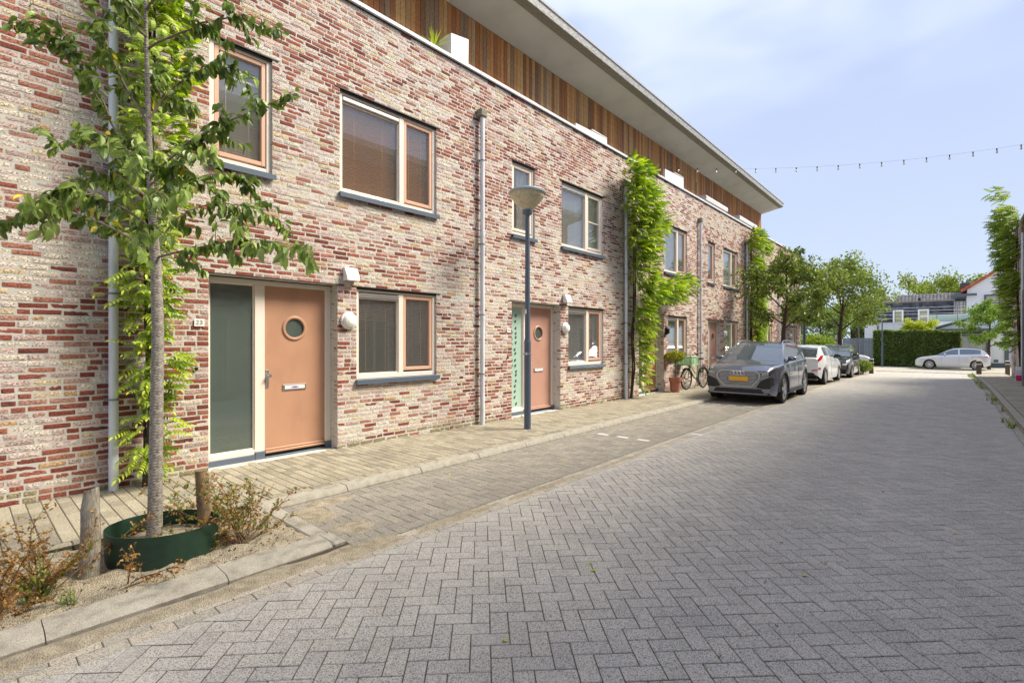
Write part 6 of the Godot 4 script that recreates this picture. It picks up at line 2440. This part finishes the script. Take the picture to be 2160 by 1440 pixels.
func street_end() -> void:
	var G := -0.43
	# grey slatted fence with a dark brick wall and pillar beside it
	var fence := thing("grey_fence", "grey upright-slat fence between the dark brick walls", "fence", P(-0.42, G, 52.0))
	for i in 22:
		var b := MB.new()
		b.cbox(P(i * 0.1 + 0.004, 0.0, 0.02), P(i * 0.1 + 0.096, 2.28 + rr(-0.008, 0.008), 0.0), 0.005)
		part(fence, "slat", b, M.fence)
	var rl := MB.new()
	rl.box(P(0, 0.3, 0.06), P(2.2, 0.4, 0.021))
	rl.box(P(0, 1.9, 0.06), P(2.2, 2.0, 0.021))
	part(fence, "rails", rl, M.grey_trim)
	var dw := thing("garden_wall", "dark brick garden wall left of the grey fence", "wall", P(-2.9, G, 52.0))
	far_bricks(dw, 2.4, 2.3, 0.22)
	var pw := thing("brick_pillar", "narrow dark brick pillar between the fence and the hedge", "pillar", P(1.8, G, 52.0))
	far_bricks(pw, 0.4, 2.3, 0.3)
	# clipped hedge
	rng.seed = 77
	var hedge := thing("clipped_hedge", "tall clipped dark green hedge behind the silver hatchback", "hedge", P(2.05, G, 49.3))
	var stems := MB.new()
	for k in 26:
		var x := 0.15 + k * 0.195
		stems.tube([P(x, 0, 0.5), P(x + rr(-0.1, 0.1), 1.2, rr(0.4, 0.6)), P(x + rr(-0.15, 0.15), 2.4, rr(0.3, 0.7))], [0.03, 0.022, 0.01], 5)
	part(hedge, "stems", stems, M.bark_dark)
	var spots := []
	for i in 46000:
		var x := rr(0, 5.2)
		var top := 2.76 if x < 4.0 else 2.62
		var lump := 0.06 * sin(x * 3.1) + 0.05 * sin(x * 7.7 + 1.0)
		var p: Vector3
		var d: Vector3
		var k := rng.randf()
		if k < 0.72:
			var y := rr(0.02, top)
			p = P(x, y, 0.06 + lump * 0.7 + 0.05 * sin(y * 5.0 + x * 2.0) + rr(-0.07, 0.08) + (rr(0.0, 0.7) if i % 2 else 0.0))
			d = Vector3(rr(-0.8, 0.8), rr(-0.4, 0.8), 0.8)
		elif k < 0.9:
			p = P(x, top + lump * 0.5 + rr(-0.06, 0.06), rr(0.05, 1.0))
			d = Vector3(rr(-0.8, 0.8), 0.8, rr(-0.6, 0.8))
		else:
			p = P(rr(0, 0.12) if rng.randf() < 0.5 else rr(5.08, 5.2), rr(0.02, top), rr(0.05, 1.0))
			d = Vector3(rr(-1, 1), rr(-0.4, 0.8), 0.6)
		spots.append([Transform3D(aim(d + jitter() * 0.3, rr(-1.5, 1.5), rr(0.09, 0.15)), p), rng.randi() % 4])
	hang_leaves(hedge, spots, [leaf_mesh(1.0, 0.32, 0.2, 0.3)], [lin(112, 132, 66), lin(98, 116, 58), lin(130, 148, 76), lin(154, 168, 96)], 0, M.leaf)
	# white annex behind the hedge, with railings on its flat roof
	var an := thing("white_annex", "low white painted annex with a flat roof behind the hedge", "building", P(0.85, G, 55.0))
	var b := MB.new()
	b.box(P(0, 0, 6.0), P(7.4, 3.58, 0.0))
	part(an, "wall", b, M.white_brick)
	b = MB.new()
	b.box(P(-0.04, 3.581, 6.0), P(7.44, 3.66, -0.05))
	part(an, "roof_edge", b, M.white)
	b = MB.new()
	b.tube([P(0.98, 0.3, -0.06), P(0.98, 3.5, -0.06)], [0.05], 8)
	part(an, "downpipe", b, M.grey_trim)
	var rail := thing("roof_railing", "thin grey railing along the roof of the white annex", "railing", P(0.85, 3.23, 55.1))
	for x in [0.9, 2.2, 3.6, 5.0, 6.3]:
		b = MB.new()
		b.box(P(x - 0.02, 0, 0.04), P(x + 0.02, 1.28, 0.0))
		part(rail, "post", b, M.grey_trim)
	for y in [0.35, 0.7, 0.98, 1.25]:
		b = MB.new()
		b.tube([P(0.2, y, 0.06), P(7.2, y, 0.06)], [0.016], 6)
		part(rail, "rail", b, M.zinc)
	b = MB.new()
	b.box(P(4.5, 0.06, 1.0), P(7.1, 0.5, 0.5))
	var sk := thing("roof_lantern", "pale flat-topped roof box on the annex behind the railing", "roof box", P(0.85, 3.23, 55.2))
	part(sk, "box", b, M.film_mint)
	b = MB.new()
	b.box(P(3.9, 0.501, 1.1), P(7.2, 0.6, 0.4))
	part(sk, "top", b, M.white)
	# dark mansard roof with two dormer windows
	var tones := [lin(82, 84, 90), lin(66, 68, 74), lin(100, 102, 108), lin(58, 60, 66)]
	var mn := thing("mansard_house", "house with a dark tiled mansard roof and two white dormer windows", "house", P(1.05, G, 61.2))
	b = MB.new()
	b.box(P(0, 0, 5.0), P(5.7, 3.55, 0.0))
	part(mn, "wall", b, M.white_brick)
	tiled_slope(mn, P(-0.1, 3.55, -0.1), P(5.9, 3.55, -0.1), P(0.0, 2.2, 0.85), 24, 8, tones)
	b = MB.new()
	b.box(P(-0.1, 3.5, 5.0), P(5.8, 5.7, 0.95))
	part(mn, "roof_core", b, M.black)
	b = MB.new()
	b.tube([P(-0.1, 5.83, 0.8), P(5.9, 5.83, 0.8)], [0.09], 8)
	part(mn, "ridge", b, mat(rgb(122, 116, 100), 0.9))
	for x in [1.85, 3.75]:
		b = MB.new()
		b.box(P(x - 0.45, 3.7, 0.8), P(x + 0.45, 5.1, -0.1))
		var dm := part(mn, "dormer", b, M.grey_trim)
		var f := MB.new()
		f.box(P(x - 0.4, 3.75, -0.101), P(x - 0.28, 5.05, -0.16))
		f.box(P(x + 0.28, 3.75, -0.101), P(x + 0.4, 5.05, -0.16))
		f.box(P(x - 0.28, 4.93, -0.101), P(x + 0.28, 5.05, -0.16))
		f.box(P(x - 0.28, 3.75, -0.101), P(x + 0.28, 3.87, -0.16))
		part(dm, "dormer_frame", f, M.white)
		var g := MB.new()
		g.box(P(x - 0.279, 3.871, -0.101), P(x + 0.279, 4.929, -0.12))
		part(dm, "dormer_glass", g, mat(rgb(150, 150, 120), 0.15))
	# roofs behind
	var rh := thing("slate_roof_house", "house behind with a long grey tiled roof, roof lights and brick chimney", "house", P(2.3, G, 68.0))
	b = MB.new()
	b.box(P(0, 0, 7.0), P(6.2, 4.0, 0.0))
	part(rh, "wall", b, M.dark_brick)
	tiled_slope(rh, P(-0.3, 3.9, -0.3), P(6.3, 3.9, -0.3), P(0.0, 3.3, 3.6), 22, 14, [lin(110, 112, 116), lin(94, 96, 100), lin(124, 124, 126)])
	b = MB.new()
	b.tri(P(6.25, 3.95, -0.2), P(6.25, 3.95, 7.0), P(6.25, 7.2, 3.4))
	b.tri(P(-0.2, 3.95, 7.0), P(-0.2, 3.95, -0.2), P(-0.2, 7.2, 3.4))
	part(rh, "gable", b, M.dark_brick)
	b = MB.new()
	b.quad(P(6.3, 3.9, 7.3), P(-0.3, 3.9, 7.3), P(-0.3, 7.25, 3.4), P(6.3, 7.25, 3.4))
	part(rh, "rear_slope", b, M.grey_trim)
	b = MB.new()
	b.cbox(P(5.2, 6.4, 3.9), P(6.1, 8.2, 3.1), 0.02)
	var ch := part(rh, "chimney", b, M.dark_brick)
	for x in [5.4, 5.75]:
		var pt := MB.new()
		pt.tube([P(x, 8.2, 3.5), P(x, 8.5, 3.5)], [0.1, 0.08], 8)
		part(ch, "chimney_pot", pt, M.grey_trim)
	for x in [2.1, 3.3, 4.0]:
		b = MB.new()
		var q := Basis(Vector3(1, 0, 0), atan2(3.3, 3.6))
		b.cbox(Vector3(-0.3, 0.0, -0.45), Vector3(0.3, 0.1, 0.45), 0.02, Transform3D(q, P(x, 4.75, 0.62)))
		part(rh, "roof_light", b, M.clear_glass)
	b = MB.new()
	b.tube([P(1.9, 6.0, 1.9), P(1.9, 6.75, 1.9)], [0.14, 0.12], 10)
	part(rh, "flue", b, M.black)
	var lh := thing("hipped_house", "house behind with a hipped weathered tile roof and chimney pots", "house", P(-1.6, G, 66.0))
	b = MB.new()
	b.box(P(0, 0, 6.0), P(5.0, 4.2, 0.0))
	part(lh, "wall", b, M.dark_brick)
	b = MB.new()
	var e0 := P(-0.2, 4.2, -0.2)
	var e1 := P(5.2, 4.2, -0.2)
	var e2 := P(5.2, 4.2, 6.2)
	var e3 := P(-0.2, 4.2, 6.2)
	var r0 := P(2.2, 7.3, 3.0)
	var r1 := P(2.8, 7.3, 3.0)
	b.quad(e0, e1, r1, r0)
	b.tri(e1, e2, r1)
	b.quad(e2, e3, r0, r1)
	b.tri(e3, e0, r0)
	part(lh, "roof_core", b, M.black)
	for k in 12:
		var t0 := k / 12.0
		var t1 := (k + 1) / 12.0
		var m := MB.new()
		m.coloured = true
		m.color = [lin(130, 122, 112), lin(112, 106, 98), lin(144, 136, 124)][k % 3]
		var lift := Vector3(0, 0.06, 0.05)
		m.quad(e0.lerp(r0, t0) + lift, e1.lerp(r1, t0) + lift, e1.lerp(r1, t1), e0.lerp(r0, t1))
		m.quad(e1.lerp(r1, t0) + Vector3(0.05, 0.06, 0), e2.lerp(r1, t0) + Vector3(0.05, 0.06, 0), e2.lerp(r1, t1), e1.lerp(r1, t1))
		part(lh, "tile_course", m, M.roof_tile)
	b = MB.new()
	b.box(P(1.9, 7.0, 3.3), P(2.9, 7.6, 2.8))
	var cq := part(lh, "chimney", b, M.dark_brick)
	for x in [2.0, 2.25, 2.5, 2.75]:
		var pt := MB.new()
		pt.tube([P(x, 7.6, 3.0), P(x, 7.85, 3.0)], [0.1, 0.08], 8)
		part(cq, "chimney_pot", pt, mat(rgb(176, 140, 100), 0.9))
	# white gable house on the right with its single-storey extension
	var wh := thing("white_gable_house", "white painted gable house with an orange tile verge", "house", P(7.8, G, 58.0))
	b = MB.new()
	b.prism(PackedVector2Array([Vector2(0, 0), Vector2(8.6, 0), Vector2(8.6, 6.5), Vector2(4.3, 9.7), Vector2(0, 6.5)]), -8.0, 0.0)
	part(wh, "wall", b, M.white_brick)
	for s in [0, 1]:
		var x0: float = -0.35 if s == 0 else 8.95
		tiled_slope(wh, P(x0, 6.3, 8.2) if s == 0 else P(x0, 6.3, -0.2), P(x0, 6.3, -0.2) if s == 0 else P(x0, 6.3, 8.2), P(4.65 if s == 0 else -4.65, 3.5, 0), 26, 16, [lin(176, 92, 60), lin(156, 80, 54), lin(188, 108, 72)])
	for k in 16:
		b = MB.new()
		var p0 := Vector2(-0.38, 6.28).lerp(Vector2(4.3, 9.82), k / 16.0)
		var p1 := Vector2(-0.38, 6.28).lerp(Vector2(4.3, 9.82), (k + 1.06) / 16.0)
		b.tube([P(p0.x, p0.y + 0.06, -0.12), P(p1.x, p1.y + 0.02, -0.12)], [0.13, 0.11], 8)
		part(wh, "verge_tile", b, mat(rgb([176, 164, 188][k % 3], [92, 84, 104][k % 3], [60, 56, 70][k % 3]), 0.8))
	b = MB.new()
	b.box(P(-0.75, 5.95, 7.9), P(0.02, 6.12, -0.25))
	b.box(P(-0.75, 5.9, -0.251), P(0.6, 6.1, -0.3))
	part(wh, "gutter_board", b, M.grey_trim)
	far_window(wh, 1.05, 2.9, 4.5, 5.95, -0.01, M.grey_trim, true, M.curtain)
	var ex := thing("white_extension", "single-storey white extension with a large curtained window and grey flat roof", "building", P(6.1, G, 52.0))
	b = MB.new()
	b.box(P(0, 0.36, 5.9), P(3.8, 2.6, 0.0))
	part(ex, "wall", b, M.white_brick)
	b = MB.new()
	b.box(P(-0.02, 0.0, 5.9), P(3.82, 0.359, -0.03))
	part(ex, "plinth", b, M.grey_trim)
	b = MB.new()
	b.box(P(-0.3, 2.601, 6.0), P(4.4, 2.72, -0.12))
	part(ex, "cornice", b, M.dark_brick)
	b = MB.new()
	b.box(P(-0.4, 2.721, 6.0), P(4.5, 2.98, -0.25))
	part(ex, "roof_edge", b, M.grey_trim)
	b = MB.new()
	b.prism(PackedVector2Array([Vector2(-0.3, 2.985), Vector2(2.0, 2.985), Vector2(2.0, 3.75), Vector2(1.9, 3.75)]), -3.5, -0.5)
	part(ex, "lean_to", b, M.white)
	b = MB.new()
	b.tube([P(-0.3, 3.07, 0.45), P(1.9, 3.84, 0.45)], [0.1], 6)
	part(ex, "lean_to_edge", b, M.grey_trim)
	far_window(ex, 1.15, 2.75, 0.5, 2.52, -0.01, M.grey_trim, false, M.curtain)
	b = MB.new()
	b.box(P(3.62, 0.0, 0.02), P(3.85, 2.6, -0.06))
	part(ex, "corner_board", b, M.grey_trim)
	b = MB.new()
	b.box(P(3.05, 0.42, 0.0), P(3.3, 0.62, -0.015))
	part(ex, "air_grille", b, M.grey_trim)

func far_bricks(root: Node3D, w: float, h: float, t: float) -> void:
	var b := MB.new()
	b.box(P(0.008, 0, t), P(w - 0.008, h - 0.008, 0.008))
	var core := part(root, "mortar", b, M.mortar)
	var m := MB.new()
	m.coloured = true
	var tones := [lin(104, 90, 84), lin(88, 76, 72), lin(120, 104, 94), lin(96, 80, 74)]
	var r := 0
	var y := 0.0
	while y < h - 0.05:
		var x := -0.11 * (r % 2)
		while x < w:
			m.color = tones[rng.randi() % 4]
			m.box(P(maxf(x, 0), y + 0.006, t * 0.6), P(minf(x + 0.21, w), y + 0.056, 0.0))
			x += 0.22
		y += 0.0625
		r += 1
	var o := part(core, "brickwork", m, M.roof_tile)
	o.set_meta("kind", "stuff")

func post(called: String, label: String, category: String, at: Vector3, h: float, r: float, m: Material) -> Node3D:
	var root := thing(called, label, category, at)
	var b := MB.new()
	b.tube([Vector3(0, -0.05, 0), Vector3(0, h, 0)], [r], 12)
	part(root, "pole", b, m)
	return root

func greenery() -> void:
	var olive := [lin(126, 140, 70), lin(108, 122, 58), lin(148, 158, 80), lin(94, 108, 52)]
	street_tree("street_tree", "slim street tree with thin top twigs beside the grey SUV", P(1.75, -0.06, 21.6), 2.0, 5.6, 1.35, 7000, olive, 0.11, 401)
	street_tree("street_tree", "rounder street tree behind the black car near the crossing", P(2.0, -0.3, 33.5), 2.3, 7.0, 2.3, 12000, [lin(126, 142, 74), lin(108, 124, 62), lin(146, 158, 86), lin(162, 172, 100)], 0.13, 402, 0.12)
	street_tree("garden_tree", "leafy tree in front of the white gable house", P(8.75, -0.43, 48.6), 1.5, 5.2, 1.25, 5500, [lin(140, 166, 72), lin(158, 180, 84), lin(118, 144, 62)], 0.14, 403)
	street_tree("yellow_tree", "small yellow-green tree rising behind the hedge", P(4.75, -0.43, 52.2), 2.5, 3.6, 1.1, 4500, [lin(190, 192, 56), lin(204, 206, 84), lin(164, 174, 48)], 0.12, 404, 0.05)
	street_tree("roof_tree", "broad tree showing above the grey roofs", P(6.0, -0.43, 80.0), 4.0, 10.2, 4.0, 9000, [lin(140, 152, 62), lin(158, 166, 78), lin(116, 132, 56)], 0.26, 405, 0.18)
	for q in [[-3.5, 60.0, 5.2, 2.8, 406, "dark green tree behind the street trees, beside the white annex"], [-7.0, 58.0, 7.0, 3.2, 407, "tall pale green tree behind the row's end"], [-1.2, 64.0, 6.2, 2.6, 408, "grey-green tree left of the mansard roof"]]:
		street_tree("garden_tree", q[5], P(q[0], -0.43, q[1]), 1.6, q[2], q[3], 8000, [lin(136, 154, 104), lin(116, 136, 88), lin(160, 174, 124)], 0.2, q[4], 0.14)
	bush("laurel_bush", "large glossy bush with yellow tips at the end of the row of houses", "bush", P(-0.9, -0.4, 43.5), Vector3(3.6, 2.6, 3.0), 9000, [lin(110, 140, 44), lin(84, 116, 40), lin(182, 176, 66), lin(140, 160, 56)], 0.12, 410)
	bush("low_bush", "low rounded green bush on the verge by the sign post", "bush", P(3.05, -0.3, 32.6), Vector3(1.1, 0.95, 1.3), 5000, [lin(128, 146, 52), lin(106, 128, 46), lin(148, 162, 70)], 0.06, 411)
	rng.seed = 55
	var vt := [lin(120, 146, 46), lin(190, 206, 64), lin(156, 182, 54), lin(96, 124, 44)]
	# climbers on the row
	climber("climbing_plant", "bright yellow-green climber on the wall behind the young tree", P(0.06, 0.0, 1.36),
		[[0.08, -0.05, 0.0], [0.06, 0.8, 0.02], [0.05, 1.8, 0.03], [0.05, 3.0, 0.02], [0.05, 4.2, 0.05], [0.05, 5.6, 0.05]],
		[[0.15, 0.55, 0.03, 0.16, 0.4, 0.2, 0.5], [0.15, 1.3, 0.05, 0.16, 0.5, 0.2, 0.8], [0.17, 2.1, 0.0, 0.18, 0.5, 0.2, 1.0], [0.18, 2.9, 0.03, 0.2, 0.6, 0.23, 1.3], [0.2, 3.8, 0.06, 0.22, 0.7, 0.25, 1.8], [0.2, 4.7, 0.1, 0.22, 0.7, 0.28, 2.0], [0.2, 5.6, 0.1, 0.22, 0.6, 0.3, 1.4], [0.06, 2.1, -0.3, 0.05, 0.08, 0.1, 0.04]], 1150, 0.9, 300, vt)
	climber("climbing_plant", "tall leafy climber reaching over the door of the third house", P(0.08, 0.0, 12.32),
		[[0.0, -0.05, 0.0], [0.04, 0.8, 0.04], [0.04, 1.8, 0.02], [0.06, 2.9, 0.1], [0.05, 4.2, 0.1], [0.05, 6.0, 0.0]],
		[[0.18, 0.6, 0.25, 0.16, 0.4, 0.26, 0.25], [0.2, 1.3, 0.18, 0.2, 0.6, 0.28, 0.7], [0.24, 2.2, 0.22, 0.24, 0.6, 0.36, 1.1], [0.28, 2.95, 0.7, 0.32, 0.38, 0.75, 1.6], [0.36, 3.05, 1.7, 0.34, 0.36, 0.7, 1.3], [0.4, 3.35, 2.6, 0.3, 0.3, 0.5, 0.7], [0.26, 3.6, 0.25, 0.26, 0.6, 0.5, 1.5], [0.3, 4.5, 0.1, 0.32, 0.7, 0.75, 2.4], [0.34, 5.3, -0.05, 0.36, 0.6, 0.9, 2.8], [0.28, 6.0, -0.25, 0.3, 0.45, 0.6, 1.5], [0.3, 4.9, 0.9, 0.26, 0.4, 0.4, 0.6]], 2000, 1.15, 0, vt)
	climber("climbing_plant", "thin climber round the downpipe behind the grey SUV", P(0.08, -0.06, 23.1),
		[[0.0, -0.05, 0.0], [0.04, 1.5, 0.04], [0.06, 3.5, 0.1], [0.05, 6.4, 0.0]],
		[[0.2, 1.2, 0.2, 0.24, 0.9, 0.6, 1.2], [0.2, 2.5, 0.4, 0.24, 0.8, 0.7, 1.2], [0.2, 3.6, 0.3, 0.24, 0.7, 0.6, 1.0], [0.2, 4.8, 0.1, 0.24, 0.8, 0.5, 0.7], [0.2, 6.1, 0.0, 0.24, 0.5, 0.5, 0.8], [0.2, 5.9, 1.3, 0.2, 0.25, 0.9, 0.5]], 1300, 1.25, 0, vt)
	climber("climbing_plant", "large climber hanging from the corner of the house on the right", P(8.8, -0.1, 28.6),
		[[0.0, -0.05, 0.0], [-0.05, 2.0, 0.0], [-0.1, 4.5, 0.1], [-0.1, 6.6, 0.0]],
		[[-0.2, 3.0, 0.0, 0.3, 0.7, 0.6, 0.5], [-0.25, 4.2, 0.1, 0.36, 0.8, 0.8, 1.3], [-0.3, 5.4, 0.2, 0.42, 0.8, 0.9, 1.6], [-0.35, 6.6, 0.2, 0.45, 0.7, 1.0, 1.4], [-0.5, 7.8, 0.4, 0.4, 0.25, 0.7, 0.2], [-0.1, 1.8, 0.0, 0.2, 0.5, 0.4, 0.2]], 1300, 1.4, 0, [lin(124, 146, 62), lin(150, 168, 74), lin(176, 190, 78), lin(106, 128, 56)], -1.0)
	# weeds along the walls and the right kerb
	rng.seed = 66
	var gg := [lin(120, 146, 50), lin(150, 164, 66), lin(176, 170, 84), lin(98, 126, 46)]
	for i in 30:
		var s := rr(12.0, 37.0)
		weed("small weeds growing in the gutter along the right kerb", P(7.55 + rr(-0.1, 0.05), gy(s), s), 14, rr(0.06, 0.2), rr(0.08, 0.2), gg, 0.007)
	for i in 12:
		var s := rr(7.0, 16.0)
		weed("small weeds at the foot of the brick wall", P(0.05, 0.0, s), 10, rr(0.04, 0.09), 0.06, gg, 0.004)
	for q in [[5.75, 2.6], [5.9, 3.1], [5.7, 3.6], [5.95, 4.2], [5.6, 2.2], [5.85, 5.0], [6.0, 5.6], [5.5, 1.9], [5.62, 4.4], [6.1, 6.6]]:
		weed("tiny grass sprig in a joint between the road pavers", P(q[0], -0.062, q[1]), 7, 0.022, 0.02, gg, 0.0025)

func sky_cover_image() -> ImageTexture:
	var n := FastNoiseLite.new()
	n.seed = 9
	n.frequency = 1.0
	n.fractal_octaves = 5
	var W := 768
	var H := 384
	var im := Image.create(W, H, false, Image.FORMAT_RGBA8)
	for y in H:
		var el := (0.5 - (y + 0.5) / H) * PI
		for x in W:
			var az := (x + 0.5) / W * TAU
			if el < 0:
				im.set_pixel(x, y, Color(0, 0, 0, 0))
				continue
			var d := Vector3(cos(el) * cos(az), sin(el), cos(el) * sin(az))
			var k := n.get_noise_3d(d.x * 1.6, d.y * 5.0, d.z * 1.6) * 0.7 + n.get_noise_3d(d.x * 4.0 + 7, d.y * 11.0, d.z * 4.0) * 0.3
			var a := smoothstep(0.0, 0.6, k + 0.22 + 0.25 * smoothstep(0.5, 1.0, el)) * smoothstep(0.2, 0.75, el)
			im.set_pixel(x, y, Color(1, 1, 1, a))
	return ImageTexture.create_from_image(im)

func _ready() -> void:
	rng.seed = 20240
	region_noise.seed = 3
	region_noise.frequency = 0.01
	# camera: level, 1.56 m above the pavement, looking across the street at the row
	var cam := Camera3D.new()
	cam.name = "camera"
	cam.position = Vector3(6.63, 1.558, 0)
	cam.rotation.y = deg_to_rad(41.589)
	cam.fov = 69.39
	cam.near = 0.1
	cam.far = 1500.0
	add_child(cam)
	cam.current = true
	# sky and hazy sun from the far right
	var env := Environment.new()
	env.background_mode = Environment.BG_SKY
	env.tonemap_mode = Environment.TONE_MAPPER_LINEAR
	env.tonemap_exposure = 2.95
	env.sdfgi_enabled = true
	env.ssao_enabled = true
	env.ssil_enabled = true
	var sm := ProceduralSkyMaterial.new()
	sm.sky_top_color = rgb(120, 131, 155)
	sm.sky_horizon_color = rgb(139, 149, 162)
	sm.sky_curve = 0.16
	sm.ground_bottom_color = rgb(120, 116, 108)
	sm.ground_horizon_color = rgb(190, 192, 192)
	sm.sun_angle_max = 4.0
	sm.sun_curve = 0.1
	sm.sky_cover = sky_cover_image()
	sm.sky_cover_modulate = Color(0.40, 0.385, 0.36)
	sm.sky_energy_multiplier = 1.0
	var sky := Sky.new()
	sky.sky_material = sm
	env.sky = sky
	var we := WorldEnvironment.new()
	we.name = "world_environment"
	we.environment = env
	add_child(we)
	var sun := DirectionalLight3D.new()
	sun.name = "sun"
	sun.light_energy = 0.76
	sun.light_color = Color(1.0, 0.96, 0.89)
	sun.light_angular_distance = 22.0
	sun.shadow_enabled = true
	add_child(sun)
	# light travels towards the facade and back along the street
	sun.look_at_from_position(Vector3.ZERO, Vector3(-0.50, -0.78, 0.50))

	make_materials()
	for i in 8:
		stretchers.append(brick_mesh(0.21, 100 + i, true))
	for i in 5:
		headers.append(brick_mesh(0.099, 200 + i, true))
	ground()
	for i in 7:
		row_house(i)
	main_roof()
	opposite_row()
	street_end()
	terrace_things()
	tree_pit()
	rng.seed = 31
	young_tree()
	greenery()
	rng.seed = 71
	street_lamp("blue-grey street lamp with a wide cream bowl standing on the pavement", P(1.0, 0.0, 6.76), 4.3, true)
	street_lamp("slim blue-grey lamp post standing in front of the hedge", P(2.75, -0.43, 47.6), 6.2, false)
	post("grey_pole", "blue-grey pole at the far corner of the row of houses", "pole", P(0.12, -0.3, 33.8), 3.6, 0.08, M.lamp_post)
	var sp := post("sign_post", "thin grey sign post standing in the low bush", "post", P(3.1, -0.3, 31.2), 2.6, 0.035, M.zinc_dark)
	sp.rotation.y = 0.2
	terracotta_pot()
	bicycle()
	string_lights()
	bollard("wooden bollard with white bands in front of the silver hatchback's rear wheel", P(7.8, gy(36), 35.6))
	bollard("wooden bollard with white bands beside the white extension", P(9.2, -0.42, 41.0))
	bollard("wooden bollard with white bands beside the low bush", P(3.35, gy(35), 34.2))
	# sale board leaning at the right edge
	var sb := post("sale_board", "small white and magenta sale board fixed to a thin pole on the right pavement", "sign", P(8.55, -0.05, 24.6), 3.4, 0.03, M.zinc_dark)
	var b := MB.new()
	b.cbox(Vector3(-0.17, 0.2, -0.12), Vector3(0.25, 0.72, -0.06), 0.01)
	var bd := part(sb, "board", b, M.white)
	b = MB.new()
	b.box(Vector3(-0.168, 0.22, -0.0595), Vector3(0.248, 0.42, -0.056))
	part(bd, "magenta_panel", b, mat(rgb(190, 24, 84), 0.5))
	b = MB.new()
	b.box(Vector3(-0.168, 0.421, -0.0595), Vector3(0.248, 0.6, -0.0565))
	part(bd, "pale_panel", b, mat(rgb(206, 196, 220), 0.5))
	cars()
	# loose things on the road: oil stains are in the pavers; a few fallen leaves
	rng.seed = 88
	for i in 26:
		var x := rr(1.9, 7.3)
		var s := rr(0.8, 10.0)
		var lf := MeshInstance3D.new()
		lf.name = numbered("fallen_leaf")
		lf.mesh = leaf_mesh(0.05, 0.013, 0.3, 0.4)
		lf.material_override = M.palm
		lf.transform = Transform3D(aim(Vector3(rr(-1, 1), 0.02, rr(-1, 1)), rr(-0.2, 0.2), 1.0), P(x, -0.052, s))
		add_child(lf)
		tag(lf, "fallen leaf lying flat on the grey pavers", "leaf", "fallen leaves on the road")
